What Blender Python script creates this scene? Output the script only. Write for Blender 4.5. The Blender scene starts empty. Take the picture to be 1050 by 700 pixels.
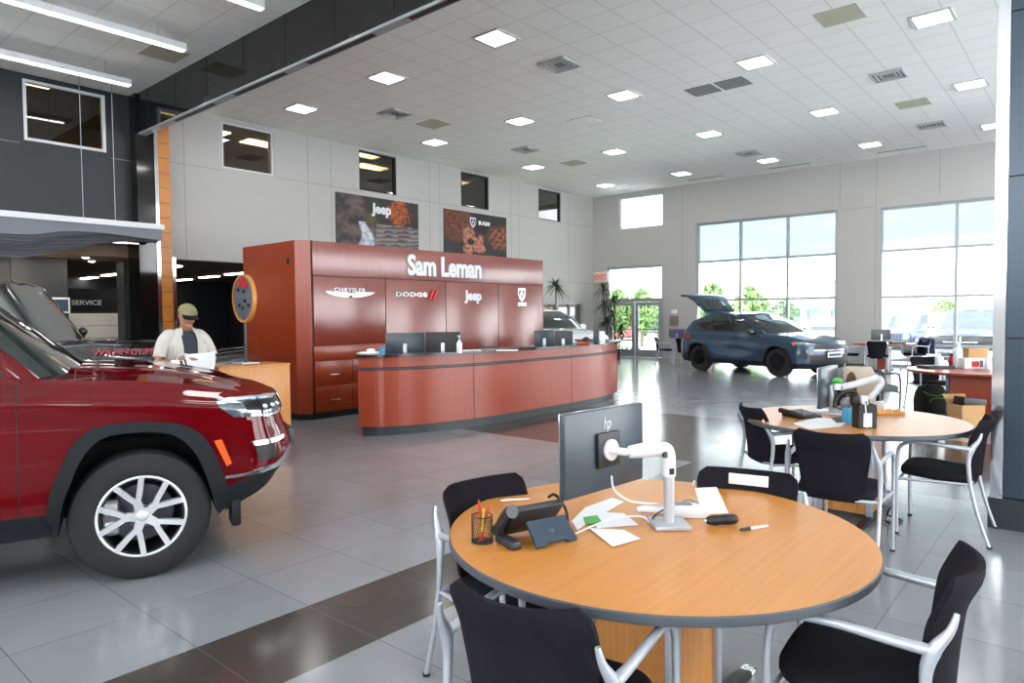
import bpy, bmesh, math, random
from mathutils import Vector, Matrix, Euler
from math import sin, cos, pi, radians
random.seed(7)
S = bpy.context.scene
COL = S.collection
def lin(c):
    return tuple(((x/255)/12.92 if x/255 <= .04045 else ((x/255+.055)/1.055)**2.4) for x in c)

# ------------------------------------------------------------------ materials
MATS = {}
def mat(name, c, rough=.5, metal=0., coat=0., var=.06, scale=8., bump=0., emit=None, es=0., spec=.5, bscale=None, trans=0., coatr=.05):
    if name in MATS: return MATS[name]
    m = bpy.data.materials.new(name); m.use_nodes = True
    nt = m.node_tree; b = nt.nodes['Principled BSDF']
    if max(c) > 1: c = lin(c)
    tc = nt.nodes.new('ShaderNodeTexCoord'); no = nt.nodes.new('ShaderNodeTexNoise')
    no.inputs['Scale'].default_value = scale; no.inputs['Detail'].default_value = 4
    nt.links.new(tc.outputs['Object'], no.inputs['Vector'])
    mx = nt.nodes.new('ShaderNodeMix'); mx.data_type = 'RGBA'
    mx.inputs[6].default_value = (*[x*(1-var) for x in c], 1); mx.inputs[7].default_value = (*[min(1, x*(1+var)) for x in c], 1)
    nt.links.new(no.outputs['Fac'], mx.inputs[0]); nt.links.new(mx.outputs[2], b.inputs['Base Color'])
    b.inputs['Roughness'].default_value = rough; b.inputs['Metallic'].default_value = metal
    b.inputs['Coat Weight'].default_value = coat; b.inputs['Coat Roughness'].default_value = coatr
    b.inputs['Specular IOR Level'].default_value = spec
    b.inputs['Transmission Weight'].default_value = trans
    if bump:
        n2 = nt.nodes.new('ShaderNodeTexNoise'); n2.inputs['Scale'].default_value = bscale or scale*10
        nt.links.new(tc.outputs['Object'], n2.inputs['Vector'])
        bp = nt.nodes.new('ShaderNodeBump'); bp.inputs['Strength'].default_value = bump; bp.inputs['Distance'].default_value = .01
        nt.links.new(n2.outputs['Fac'], bp.inputs['Height']); nt.links.new(bp.outputs[0], b.inputs['Normal'])
    if emit:
        b.inputs['Emission Color'].default_value = (*emit, 1); b.inputs['Emission Strength'].default_value = es
    MATS[name] = m
    return m
def wood(name, c1, c2, axis='Z', rough=.35, coat=.3, scale=1., cr=.15):
    m = mat(name, c1, rough, coat=coat, coatr=cr)
    nt = m.node_tree; b = nt.nodes['Principled BSDF']
    tc = nt.nodes.new('ShaderNodeTexCoord'); mp = nt.nodes.new('ShaderNodeMapping')
    s = [60*scale]*3; s['XYZ'.index(axis)] = 2.2*scale
    mp.inputs['Scale'].default_value = s
    no = nt.nodes.new('ShaderNodeTexNoise'); no.inputs['Scale'].default_value = 1; no.inputs['Detail'].default_value = 6
    n3 = nt.nodes.new('ShaderNodeTexNoise'); n3.inputs['Scale'].default_value = 1.3
    nt.links.new(tc.outputs['Object'], mp.inputs[0]); nt.links.new(mp.outputs[0], no.inputs['Vector']); nt.links.new(tc.outputs['Object'], n3.inputs['Vector'])
    ad = nt.nodes.new('ShaderNodeMath'); ad.operation = 'MULTIPLY_ADD'; ad.inputs[1].default_value = .35
    nt.links.new(n3.outputs['Fac'], ad.inputs[0]); nt.links.new(no.outputs['Fac'], ad.inputs[2])
    r = nt.nodes.new('ShaderNodeValToRGB'); r.color_ramp.elements[0].position = .45; r.color_ramp.elements[1].position = .85
    r.color_ramp.elements[0].color = (*lin(c1), 1); r.color_ramp.elements[1].color = (*lin(c2), 1)
    nt.links.new(ad.outputs[0], r.inputs[0]); nt.links.new(r.outputs[0], b.inputs['Base Color'])
    return m
def mth(nt, op, a, b=None, c=None):
    n = nt.nodes.new('ShaderNodeMath'); n.operation = op
    for i, x in enumerate((a, b, c)):
        if x is None: continue
        if isinstance(x, (int, float)): n.inputs[i].default_value = x
        else: nt.links.new(x, n.inputs[i])
    return n.outputs[0]
def tilemat(name, c, cj, sx, sy, ox, oy, jw, rough, var=.1, dark=None, bumpy=0, coat=0, darkzones=()):
    """square tile grid in world metres (object origin is the world origin)"""
    m = mat(name, c, rough, var=0, coat=coat); nt = m.node_tree; b = nt.nodes['Principled BSDF']
    tc = nt.nodes.new('ShaderNodeTexCoord'); sp = nt.nodes.new('ShaderNodeSeparateXYZ'); nt.links.new(tc.outputs['Object'], sp.inputs[0])
    u = mth(nt, 'DIVIDE', mth(nt, 'SUBTRACT', sp.outputs[0], ox), sx); v = mth(nt, 'DIVIDE', mth(nt, 'SUBTRACT', sp.outputs[1], oy), sy)
    fu = mth(nt, 'FRACT', u); fv = mth(nt, 'FRACT', v)
    du = mth(nt, 'MULTIPLY', mth(nt, 'MINIMUM', fu, mth(nt, 'SUBTRACT', 1, fu)), sx); dv = mth(nt, 'MULTIPLY', mth(nt, 'MINIMUM', fv, mth(nt, 'SUBTRACT', 1, fv)), sy)
    j = mth(nt, 'LESS_THAN', mth(nt, 'MINIMUM', du, dv), jw)
    cb = nt.nodes.new('ShaderNodeCombineXYZ'); nt.links.new(mth(nt, 'FLOOR', u), cb.inputs[0]); nt.links.new(mth(nt, 'FLOOR', v), cb.inputs[1])
    wn = nt.nodes.new('ShaderNodeTexWhiteNoise'); wn.noise_dimensions = '2D'; nt.links.new(cb.outputs[0], wn.inputs['Vector'])
    no = nt.nodes.new('ShaderNodeTexNoise'); no.inputs['Scale'].default_value = 2.2; no.inputs['Detail'].default_value = 8; no.inputs['Roughness'].default_value = .65
    nt.links.new(tc.outputs['Object'], no.inputs['Vector'])
    f = mth(nt, 'ADD', mth(nt, 'MULTIPLY', mth(nt, 'SUBTRACT', wn.outputs['Value'], .5), var), mth(nt, 'ADD', 1-var*1.5, mth(nt, 'MULTIPLY', no.outputs['Fac'], var*3)))
    col = nt.nodes.new('ShaderNodeMix'); col.data_type = 'RGBA'
    col.inputs[6].default_value = (*lin(c), 1); col.inputs[7].default_value = (*(lin(dark) if dark else lin(c)), 1)
    zone = None
    for (x0, x1, y0, y1) in darkzones:
        z = mth(nt, 'MULTIPLY', mth(nt, 'MULTIPLY', mth(nt, 'GREATER_THAN', sp.outputs[0], x0), mth(nt, 'LESS_THAN', sp.outputs[0], x1)),
                mth(nt, 'MULTIPLY', mth(nt, 'GREATER_THAN', sp.outputs[1], y0), mth(nt, 'LESS_THAN', sp.outputs[1], y1)))
        zone = z if zone is None else mth(nt, 'MAXIMUM', zone, z)
    if zone is None: col.inputs[0].default_value = 0
    else: nt.links.new(zone, col.inputs[0])
    mul = nt.nodes.new('ShaderNodeMix'); mul.data_type = 'RGBA'; mul.blend_type = 'MULTIPLY'; mul.inputs[0].default_value = 1
    cc = nt.nodes.new('ShaderNodeCombineColor'); [nt.links.new(f, cc.inputs[i]) for i in range(3)]
    nt.links.new(col.outputs[2], mul.inputs[6]); nt.links.new(cc.outputs[0], mul.inputs[7])
    fin = nt.nodes.new('ShaderNodeMix'); fin.data_type = 'RGBA'; nt.links.new(j, fin.inputs[0]); nt.links.new(mul.outputs[2], fin.inputs[6]); fin.inputs[7].default_value = (*lin(cj), 1)
    nt.links.new(fin.outputs[2], b.inputs['Base Color'])
    if bumpy:
        rr = mth(nt, 'ADD', rough-.03, mth(nt, 'MULTIPLY', no.outputs['Fac'], .12)); nt.links.new(rr, b.inputs['Roughness'])
        n4 = nt.nodes.new('ShaderNodeTexNoise'); n4.inputs['Scale'].default_value = 5; nt.links.new(tc.outputs['Object'], n4.inputs['Vector'])
        bp = nt.nodes.new('ShaderNodeBump'); bp.inputs['Strength'].default_value = bumpy; bp.inputs['Distance'].default_value = .004
        nt.links.new(n4.outputs['Fac'], bp.inputs['Height']); nt.links.new(bp.outputs[0], b.inputs['Normal'])
    return m
def paneglass(name, tint, gloss=.08, rough=.02):
    m = bpy.data.materials.new(name); m.use_nodes = True; nt = m.node_tree
    nt.nodes.remove(nt.nodes['Principled BSDF'])
    t = nt.nodes.new('ShaderNodeBsdfTransparent'); t.inputs[0].default_value = (*tint, 1)
    g = nt.nodes.new('ShaderNodeBsdfGlossy'); g.inputs['Roughness'].default_value = rough
    fr = nt.nodes.new('ShaderNodeFresnel'); fr.inputs[0].default_value = 1.5
    # fresnel measured on both faces of a thin pane
    f2 = mth(nt, 'MINIMUM', mth(nt, 'MULTIPLY', fr.outputs[0], gloss/.04), .9)
    mx = nt.nodes.new('ShaderNodeMixShader'); nt.links.new(f2, mx.inputs[0]); nt.links.new(t.outputs[0], mx.inputs[1]); nt.links.new(g.outputs[0], mx.inputs[2])
    nt.links.new(mx.outputs[0], nt.nodes['Material Output'].inputs[0]); MATS[name] = m
    return m
def vcolmat(name, rough=.5):
    m = mat(name, (.5,.5,.5), rough, var=0); nt = m.node_tree
    a = nt.nodes.new('ShaderNodeAttribute'); a.attribute_name = 'Col'
    nt.links.new(a.outputs['Color'], nt.nodes['Principled BSDF'].inputs['Base Color'])
    return m

# ------------------------------------------------------------------ mesh building
class MB:
    def __init__(s): s.v = []; s.f = []; s.mi = []; s.sm = []; s.cur = 0
    def add(s, vs, fs, smooth=False, M=None):
        o = len(s.v)
        s.v += [tuple(M @ Vector(v)) if M is not None else tuple(v) for v in vs]
        for f in fs: s.f.append([i+o for i in f]); s.mi.append(s.cur); s.sm.append(smooth)
        return s
    def mat(s, i): s.cur = i; return s
    def box(s, x0, x1, y0, y1, z0, z1, bev=0, M=None, seg=2):
        if not bev:
            return s.add([(x, y, z) for x in (x0, x1) for y in (y0, y1) for z in (z0, z1)],
                         [(0,1,3,2),(4,6,7,5),(0,4,5,1),(2,3,7,6),(0,2,6,4),(1,5,7,3)], False, M)
        b = bmesh.new(); bmesh.ops.create_cube(b, size=1)
        for v in b.verts: v.co = Vector(((x0+x1)/2+v.co.x*(x1-x0), (y0+y1)/2+v.co.y*(y1-y0), (z0+z1)/2+v.co.z*(z1-z0)))
        bmesh.ops.bevel(b, geom=b.edges[:], offset=bev, segments=seg, affect='EDGES', profile=.5)
        b.verts.index_update()
        s.add([v.co[:] for v in b.verts], [[v.index for v in f.verts] for f in b.faces], True, M); b.free(); return s
    def prism(s, poly, a, b, axis='y', M=None, smooth=False):
        """poly: 2-D outline; extruded from a to b along axis. axis y: poly=(x,z); x: (y,z); z: (x,y)"""
        def p3(p, d): return {'y': (p[0], d, p[1]), 'x': (d, p[0], p[1]), 'z': (p[0], p[1], d)}[axis]
        n = len(poly); vs = [p3(p, a) for p in poly]+[p3(p, b) for p in poly]
        fs = [list(range(n)), list(range(2*n-1, n-1, -1))]
        s.add(vs, fs, False, M); o = len(s.v)-2*n
        for i in range(n): s.f.append([o+i, o+n+i, o+n+(i+1) % n, o+(i+1) % n]); s.mi.append(s.cur); s.sm.append(smooth)
        return s
    def grid(s, rows, smooth=True, M=None, closeu=False, closev=False, skip=None):
        n = len(rows); k = len(rows[0]); vs = [p for r in rows for p in r]; fs = []
        for i in range(n if closeu else n-1):
            for j in range(k if closev else k-1):
                if skip and skip(i, j): continue
                a = i*k+j; b = i*k+(j+1) % k; c = ((i+1) % n)*k+(j+1) % k; d = ((i+1) % n)*k+j
                fs.append((a, b, c, d))
        return s.add(vs, fs, smooth, M)
    def cap(s, ring, M=None): return s.add(ring, [list(range(len(ring)))], False, M)
    def cyl(s, p0, p1, r0, r1=None, n=16, cap=True, smooth=True, M=None):
        r1 = r0 if r1 is None else r1
        p0 = Vector(p0); p1 = Vector(p1); d = (p1-p0).normalized(); a = d.orthogonal().normalized(); b = d.cross(a)
        R = [[p+(a*cos(2*pi*i/n)+b*sin(2*pi*i/n))*r for i in range(n)] for p, r in ((p0, r0), (p1, r1))]
        s.grid(R, smooth, M, closev=True)
        if cap: s.cap(R[0][::-1], M); s.cap(R[1], M)
        return s
    def tube(s, pts, r, n=10, sub=6, cap=True, M=None, flat=None):
        """smooth tube through pts; r a number or per-point list; flat=(a,b) scales section"""
        P = [Vector(p) for p in pts]; rs = r if isinstance(r, (list, tuple)) else [r]*len(P)
        if sub > 1 and len(P) > 2:
            Q = []; RR = []
            for i in range(len(P)-1):
                p0 = P[max(i-1, 0)]; p1 = P[i]; p2 = P[i+1]; p3 = P[min(i+2, len(P)-1)]
                for k in range(sub):
                    t = k/sub
                    Q.append(.5*((2*p1)+(p2-p0)*t+(2*p0-5*p1+4*p2-p3)*t*t+(3*p1-p0-3*p2+p3)*t**3)); RR.append(rs[i]*(1-t)+rs[i+1]*t)
            Q.append(P[-1]); RR.append(rs[-1]); P = Q; rs = RR
        rings = []; a = None
        for i, p in enumerate(P):
            d = (P[min(i+1, len(P)-1)]-P[max(i-1, 0)]).normalized()
            if a is None: a = d.orthogonal().normalized() if not flat else (Vector(flat[2])-d*d.dot(Vector(flat[2]))).normalized()
            a = (a-d*a.dot(d)).normalized(); b = d.cross(a)
            fa, fb = (flat[0], flat[1]) if flat else (1, 1)
            rings.append([p+(a*cos(2*pi*k/n)*fa+b*sin(2*pi*k/n)*fb)*rs[i] for k in range(n)])
        s.grid(rings, True, M, closev=True)
        if cap: s.cap(rings[0][::-1], M); s.cap(rings[-1], M)
        return s
    def lathe(s, prof, n=32, M=None, smooth=True, axis='z'):
        """prof: (r, h) list"""
        rows = []
        for r, h in prof:
            rows.append([((r*cos(2*pi*i/n), r*sin(2*pi*i/n), h) if axis == 'z' else (r*cos(2*pi*i/n), h, r*sin(2*pi*i/n))) for i in range(n)])
        return s.grid(rows, smooth, M, closev=True)
    def disc(s, r, h, n=32, M=None, axis='z'):
        return s.cap([((r*cos(2*pi*i/n), r*sin(2*pi*i/n), h) if axis == 'z' else (r*cos(2*pi*i/n), h, r*sin(2*pi*i/n))) for i in range(n)], M)
    def sphere(s, c, r, n=12, sc=(1,1,1), M=None):
        rows = []
        for i in range(n+1):
            t = pi*i/n
            rows.append([(c[0]+r*sc[0]*sin(t)*cos(2*pi*j/(2*n)), c[1]+r*sc[1]*sin(t)*sin(2*pi*j/(2*n)), c[2]+r*sc[2]*cos(t)) for j in range(2*n)])
        return s.grid(rows, True, M, closev=True)
    def text(s, body, size, ext=.01, off=0, M=None, sx=1., align='CENTER', shear=0, space=1.):
        cu = bpy.data.curves.new('t', 'FONT'); cu.body = body; cu.size = size; cu.extrude = ext; cu.offset = off; cu.align_x = align; cu.align_y = 'CENTER'
        cu.shear = shear; cu.space_character = space; cu.resolution_u = 3
        ob = bpy.data.objects.new('t', cu); COL.objects.link(ob); bpy.context.view_layer.update()
        me = bpy.data.meshes.new_from_object(ob.evaluated_get(bpy.context.evaluated_depsgraph_get()))
        T = Matrix.Diagonal((sx, 1, 1, 1)); M2 = (M @ T) if M is not None else T
        s.add([v.co[:] for v in me.vertices], [list(p.vertices) for p in me.polygons], False, M2)
        bpy.data.objects.remove(ob); bpy.data.curves.remove(cu); bpy.data.meshes.remove(me); return s
    def build(s, name, mats, parent=None, loc=None, rot=None, weld=False, recalc=True):
        me = bpy.data.meshes.new(name); me.from_pydata(s.v, [], s.f)
        if not isinstance(mats, (list, tuple)): mats = [mats]
        for m in mats: me.materials.append(MATS[m] if isinstance(m, str) else m)
        me.polygons.foreach_set('material_index', s.mi); me.polygons.foreach_set('use_smooth', s.sm)
        if weld or recalc:
            b = bmesh.new(); b.from_mesh(me)
            if weld: bmesh.ops.remove_doubles(b, verts=b.verts, dist=.0004)
            if recalc: bmesh.ops.recalc_face_normals(b, faces=b.faces)
            b.to_mesh(me); b.free()
        me.update()
        if any(s.sm):
            try: me.set_sharp_from_angle(angle=radians(40))
            except Exception: pass
        o = bpy.data.objects.new(name, me); COL.objects.link(o)
        if parent: o.parent = parent
        if loc: o.location = loc
        if rot: o.rotation_euler = rot
        return o
def TR(x=0, y=0, z=0, rz=0, rx=0, ry=0): return Matrix.Translation((x, y, z)) @ Euler((rx, ry, rz)).to_matrix().to_4x4()
def thing(name, label, cat, loc=(0,0,0), rz=0, group=None, rot=None):
    o = bpy.data.objects.new(name, None); COL.objects.link(o); o.location = loc; o.rotation_euler = rot or (0, 0, rz)
    o.empty_display_size = .1
    return tag(o, label, cat, group)
def tag(o, label, cat, group=None, kind=None):
    o['label'] = label; o['category'] = cat
    if group: o['group'] = group
    if kind: o['kind'] = kind
    return o
def struct(o, label=None, cat=None):
    o['kind'] = 'structure'
    if label: o['label'] = label
    if cat: o['category'] = cat
    return o
KIDS = {}
def kids(o): return [c for c in bpy.data.objects if c.parent == o]
def dup(o, loc=None, rz=None, label=None, parent=None, group=None):
    c = o.copy(); COL.objects.link(c); c.parent = parent
    if loc is not None: c.location = loc
    if rz is not None: c.rotation_euler = (0, 0, rz)
    if label: c['label'] = label
    if group: c['group'] = group
    for k in kids(o): dup(k, parent=c)
    return c
def interp(tab, x):
    if x <= tab[0][0]: return tab[0][1]
    for (a, b), (c, d) in zip(tab, tab[1:]):
        if x <= c:
            t = (x-a)/(c-a); return b+(d-b)*t
    return tab[-1][1]
def sinterp(tab, x):
    """smooth (Catmull-Rom) table lookup"""
    if x <= tab[0][0]: return tab[0][1]
    n = len(tab)
    for i in range(n-1):
        a, b = tab[i]; c, d = tab[i+1]
        if x <= c:
            t = (x-a)/(c-a); h = c-a
            m0 = (d-tab[i-1][1])/(c-tab[i-1][0])*h if i > 0 else (d-b)
            m1 = (tab[i+2][1]-b)/(tab[i+2][0]-a)*h if i+2 < n else (d-b)
            return (2*t**3-3*t*t+1)*b+(t**3-2*t*t+t)*m0+(-2*t**3+3*t*t)*d+(t**3-t*t)*m1
    return tab[-1][1]
def sstep(a, b, x):
    t = max(0, min(1, (x-a)/(b-a))); return t*t*(3-2*t)

# ------------------------------------------------------------------ camera
HC = 1.58
yaw, pitch, roll = radians(40.62), radians(-2.2), radians(.52)
fwd = Vector((cos(yaw)*cos(pitch), sin(yaw)*cos(pitch), sin(pitch))); right = Vector((sin(yaw), -cos(yaw), 0)); down = fwd.cross(right)
r2 = cos(roll)*right+sin(roll)*down; d2 = -sin(roll)*right+cos(roll)*down
cam = bpy.data.cameras.new('camera'); cam.lens = 703/1050*36; cam.sensor_width = 36; cam.clip_end = 400; cam.clip_start = .05
camo = bpy.data.objects.new('camera', cam); COL.objects.link(camo)
mw = Matrix.Identity(4)
for i in range(3): mw[i][0] = r2[i]; mw[i][1] = -d2[i]; mw[i][2] = -fwd[i]; mw[i][3] = (0, 0, HC)[i]
camo.matrix_world = mw; S.camera = camo
def at(px, py, z=0):
    """where the sight line of a photograph pixel meets the level z: how the places in this file were measured"""
    d = r2*((px-525)/703)+d2*((py-350)/703)+fwd
    t = (z-HC)/d.z; return Vector((0, 0, HC))+d*t
def atd(px, py, depth):
    return Vector((0, 0, HC))+(r2*((px-525)/703)+d2*((py-350)/703)+fwd)*depth
S.view_settings.view_transform = 'Standard'; S.view_settings.look = 'None'; S.view_settings.gamma = 1; S.view_settings.exposure = 1.73
S.view_settings.use_curve_mapping = False
S.cycles.max_bounces = 8; S.cycles.diffuse_bounces = 4; S.cycles.glossy_bounces = 4; S.cycles.transparent_max_bounces = 16
S.cycles.use_denoising = True; S.cycles.sample_clamp_indirect = 6; S.cycles.caustics_reflective = False; S.cycles.caustics_refractive = False
# ------------------------------------------------------------------ shared materials
mat('paint_wall', (180,179,176), .6, var=.015, scale=1.5, bump=.02)
mat('joint', (140,140,138), .8)
mat('dark_wall', (36,39,43), .5, var=.05, scale=2)
mat('black_gloss', (16,16,17), .08, coat=.3, var=.1)
mat('black_seam', (4,4,4), .5)
mat('chrome', (225,228,232), .12, metal=1, var=.02)
mat('silver', (186,192,200), .34, metal=.45, var=.03)
mat('alu_frame', (168,172,176), .4, metal=.4, var=.03)
mat('steel_blue_panel', (58,72,86), .28, metal=.35, var=.08, scale=1)
mat('steel_seam', (22,28,34), .6)
mat('black_plastic', (24,24,26), .45, var=.1)
mat('dark_grey_plastic', (48,52,57), .4, var=.08)
mat('white_plastic', (222,226,230), .35, var=.02)
mat('grey_plastic', (120,124,130), .4)
mat('black_fabric', (25,23,30), .92, var=.18, scale=60, bump=.25, bscale=500, spec=.2)
mat('paper', (235,237,240), .8, var=.02)
mat('rubber', (30,31,33), .75, var=.12, bump=.1)
mat('screen', (12,14,17), .12, var=.1)
mat('light_diffuser', (250,250,245), .6, emit=(1,.98,.94), es=6)
mat('strip_diffuser', (250,250,250), .6, emit=(1,.98,.96), es=3.2)
mat('lamp_trim', (205,206,204), .5)
mat('vent_metal', (186,188,186), .5)
mat('vent_dark', (118,121,120), .7)
mat('olive_panel', (186,186,162), .8)
mat('concrete', (190,188,182), .9, var=.06, scale=2)
mat('void_dark', (14,15,17), .7)
wood('cherry', (138,44,12), (152,56,19), 'Z', rough=.35, coat=.35, scale=.6, cr=.18)
wood('cherry_shiny', (116,40,26), (128,48,32), 'Z', rough=.3, coat=1, scale=.6, cr=.2)
wood('oak', (190,122,52), (208,142,68), 'Z', rough=.4, coat=.2)
wood('oak_top', (196,127,55), (207,140,64), 'X', rough=.36, coat=.2, cr=.25)
wood('teak_slats', (176,100,32), (214,140,58), 'Y', rough=.4, coat=.2)
mat('granite', (34,38,42), .2, var=.5, scale=120, coat=.2)
mat('navy_trim', (52,64,74), .35)
mat('plinth', (38,46,52), .4)
mat('table_edge', (78,84,90), .4, var=.04)
tilemat('floor_tiles', (142,145,150), (96,96,98), .6096, .6096, 1.46, 2.655, .0022, .13, var=.09, dark=(70,64,60), bumpy=.10,
        darkzones=((-30, 60, 2.655, 3.2646), (6.75, 9.8, 3.2646, 30), (6.75, 9.8, -30, 2.655)))
tilemat('ceiling_tiles', (250,250,245), (228,228,222), .61, .61, .12, .0, .010, .85, var=.012)
paneglass('clear_glass', (.93,.96,.96), .05)
paneglass('tinted_glass', (.37,.44,.47), .10)
paneglass('dark_glass', (.42,.38,.32), .12)
mat('car_glass', (42,50,50), .03, coat=.6, var=.05)

XB, YA, ZC = 22., 14.75, 6.0
XL, YR = -7., -8.5   # walls behind and to the right of the camera
# ------------------------------------------------------------------ floor, ceiling, walls
b = MB(); b.box(XL, XB+.3, YR, YA+9, -.2, 0); struct(b.build('floor', 'floor_tiles'))
b = MB(); b.box(XL, XB+.3, YR, YA+.3, ZC, ZC+.25); struct(b.build('ceiling', 'ceiling_tiles'))

def wall_with_holes(name, axis, c0, c1, u0, u1, z0, z1, holes, mi='paint_wall', joints=(), hj=(), parts=None):
    """a wall slab in plane axis=c0..c1 spanning u0..u1, z0..z1, pierced by holes (u0,u1,z0,z1)"""
    us = sorted(set([u0, u1]+[h[0] for h in holes]+[h[1] for h in holes])); zs = sorted(set([z0, z1]+[h[2] for h in holes]+[h[3] for h in holes]))
    b = MB()
    def bx(a0, a1, q0, q1, d0=c0, d1=c1):
        if axis == 'x': b.box(d0, d1, a0, a1, q0, q1)
        else: b.box(a0, a1, d0, d1, q0, q1)
    for i in range(len(us)-1):
        run = None
        for k in range(len(zs)-1):
            um = (us[i]+us[i+1])/2; zm = (zs[k]+zs[k+1])/2
            solid = not any(h[0] < um < h[1] and h[2] < zm < h[3] for h in holes)
            if solid: run = (run[0], zs[k+1]) if run else (zs[k], zs[k+1])
            if (not solid or k == len(zs)-2) and run: bx(us[i], us[i+1], *run); run = None
    b.mat(1)
    near = min(c0, c1)
    for (u, a, q) in joints: bx(u-.006, u+.006, a, q, near-.002, near)
    for (z, a, q) in hj: bx(a, q, z-.006, z+.006, near-.002, near)
    return struct(b.build(name, [mi, 'joint']))
# back wall (wall with the posters); the dark service portal left of x=6.2
WA = [(7.45, 8.69, 4.89, 5.90), (11.13, 12.38, 4.89, 5.93), (14.89, 16.13, 4.90, 5.94), (18.66, 19.94, 4.89, 5.93)]
wall_with_holes('wall_back', 'y', YA, YA+.25, 6.2, XB, 0, ZC, [*WA, (6.2, 9.4, 0, 2.82), (17.6, 21.3, 0, 2.02)],
    joints=[(u, 2.82, 6) for u in (6.61, 9.6, 10.26)]+[(u, 2.02, 6) for u in (13.6, 14.0, 17.2, 17.6, 20.4)],
    hj=[(4.83, 6.2, 7.44), (4.86, 8.8, 11.1), (4.87, 12.5, 14.8), (4.88, 16.2, 18.6), (4.88, 20, 22), (2.75, 17.6, 22)])
wall_with_holes('wall_service', 'y', YA, YA+.25, XL, 6.2, 3.25, ZC, [(3.77, 5.11, 4.81, 5.90)], 'dark_wall', hj=[(4.75, XL, 3.7), (4.72, 5.2, 5.6)])
wall_with_holes('wall_far_left', 'y', YA, YA+.25, XL, -1.2, 0, 3.25, [], 'dark_wall')
# window wall
WB = [(11.8, 13.62, 4.69, 6.0-.13), (11.80, 14.18, 0, 3.32), (6.02, 10.55, .0, 4.64), (-.9, 4.88, .0, 4.57), (-8.0, -2.2, 0, 4.57)]
wall_with_holes('wall_window', 'x', XB, XB+.25, YR, YA+.25, 0, ZC, WB, joints=[(11.05, 3, 6), (5.95, 4.7, 6), (4.97, 0, 6), (3.4, 4.7, 6), (0.6, 4.7, 6)], hj=[(4.62, 4.97, 5.95)])
# walls behind the camera: long shop windows give the daylight
wall_with_holes('wall_front', 'y', YR-.25, YR, XL, XB+.25, 0, ZC, [(1.5, 7.4, .1, 5.8), (7.8, 14, .1, 5.8), (14.4, 21, .1, 5.8)], 'dark_wall')
wall_with_holes('wall_entrance', 'x', XL-.25, XL, YR, YA+.25, 0, ZC, [(-8, -3.5, .1, 5.8), (-1, 6, 2.4, 5.8), (7, 13, 2.4, 5.8)])

# framed windows
def window(n, axis, c, u0, u1, z0, z1, vs, hs, glass, fm='alu_frame', fw=.05, depth=.12, rows=None, label=None):
    """frame with mullions at vs and transoms at hs; one pane per opening; glass by row"""
    root = bpy.data.objects.new('window_%d' % n, None); COL.objects.link(root); struct(root)
    b = MB()
    def bx(bb, a0, a1, q0, q1, d0, d1):
        if axis == 'x': bb.box(c+d0, c+d1, a0, a1, q0, q1)
        else: bb.box(a0, a1, c+d0, c+d1, q0, q1)
    bx(b, u0, u0+fw, z0, z1, 0, depth); bx(b, u1-fw, u1, z0, z1, 0, depth); bx(b, u0+fw, u1-fw, z0, z0+fw, 0, depth); bx(b, u0+fw, u1-fw, z1-fw, z1, 0, depth)
    for v in vs: bx(b, v-fw/2, v+fw/2, z0+fw, z1-fw, 0, depth)
    uu = [u0, *vs, u1]; zz = [z0, *hs, z1]
    for h in hs:
        for a, q in zip(uu, uu[1:]):
            bx(b, a+fw/2, q-fw/2, h-fw/2, h+fw/2, .01, depth-.01)
    b.build('window_frame', fm, root)
    for k, (a, q) in enumerate(zip(zz, zz[1:])):
        g = glass[k] if isinstance(glass, (list, tuple)) else glass
        for e, w in zip(uu, uu[1:]):
            p = MB(); bx(p, e+fw/2, w-fw/2, a+fw/2, q-fw/2, depth/2-.004, depth/2+.004); p.build('pane', g, root)
    return root
mat('white_frame', (214,217,220), .45)
for i, (u0, u1, z0, z1) in enumerate(WA): window(i+1, 'y', YA+.02, u0, u1, z0, z1, [], [], 'dark_glass', 'white_frame' if i == 0 else 'black_plastic', .035)
window(5, 'y', YA-.02, 3.77, 5.11, 4.81, 5.90, [], [], 'dark_glass', 'white_frame', .05)
window(6, 'x', XB+.08, 11.8, 13.62, 4.69, 5.87, [], [], 'clear_glass', 'white_frame', .06)
window(7, 'x', XB+.08, 6.02, 10.55, 0, 4.64, [7.5, 9.02], [.62, 2.02, 3.33], ['clear_glass', 'clear_glass', 'clear_glass', 'tinted_glass'], 'alu_frame', .07)
window(8, 'x', XB+.08, -.9, 4.88, 0, 4.57, [1.0, 3.0], [.62, 2.0, 3.33], ['clear_glass', 'clear_glass', 'clear_glass', 'tinted_glass'], 'alu_frame', .07)
window(9, 'x', XB+.08, -8, -2.2, 0, 4.57, [-6, -4], [.62, 2.0, 3.33], ['clear_glass']*3+['tinted_glass'], 'alu_frame', .07)
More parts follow.
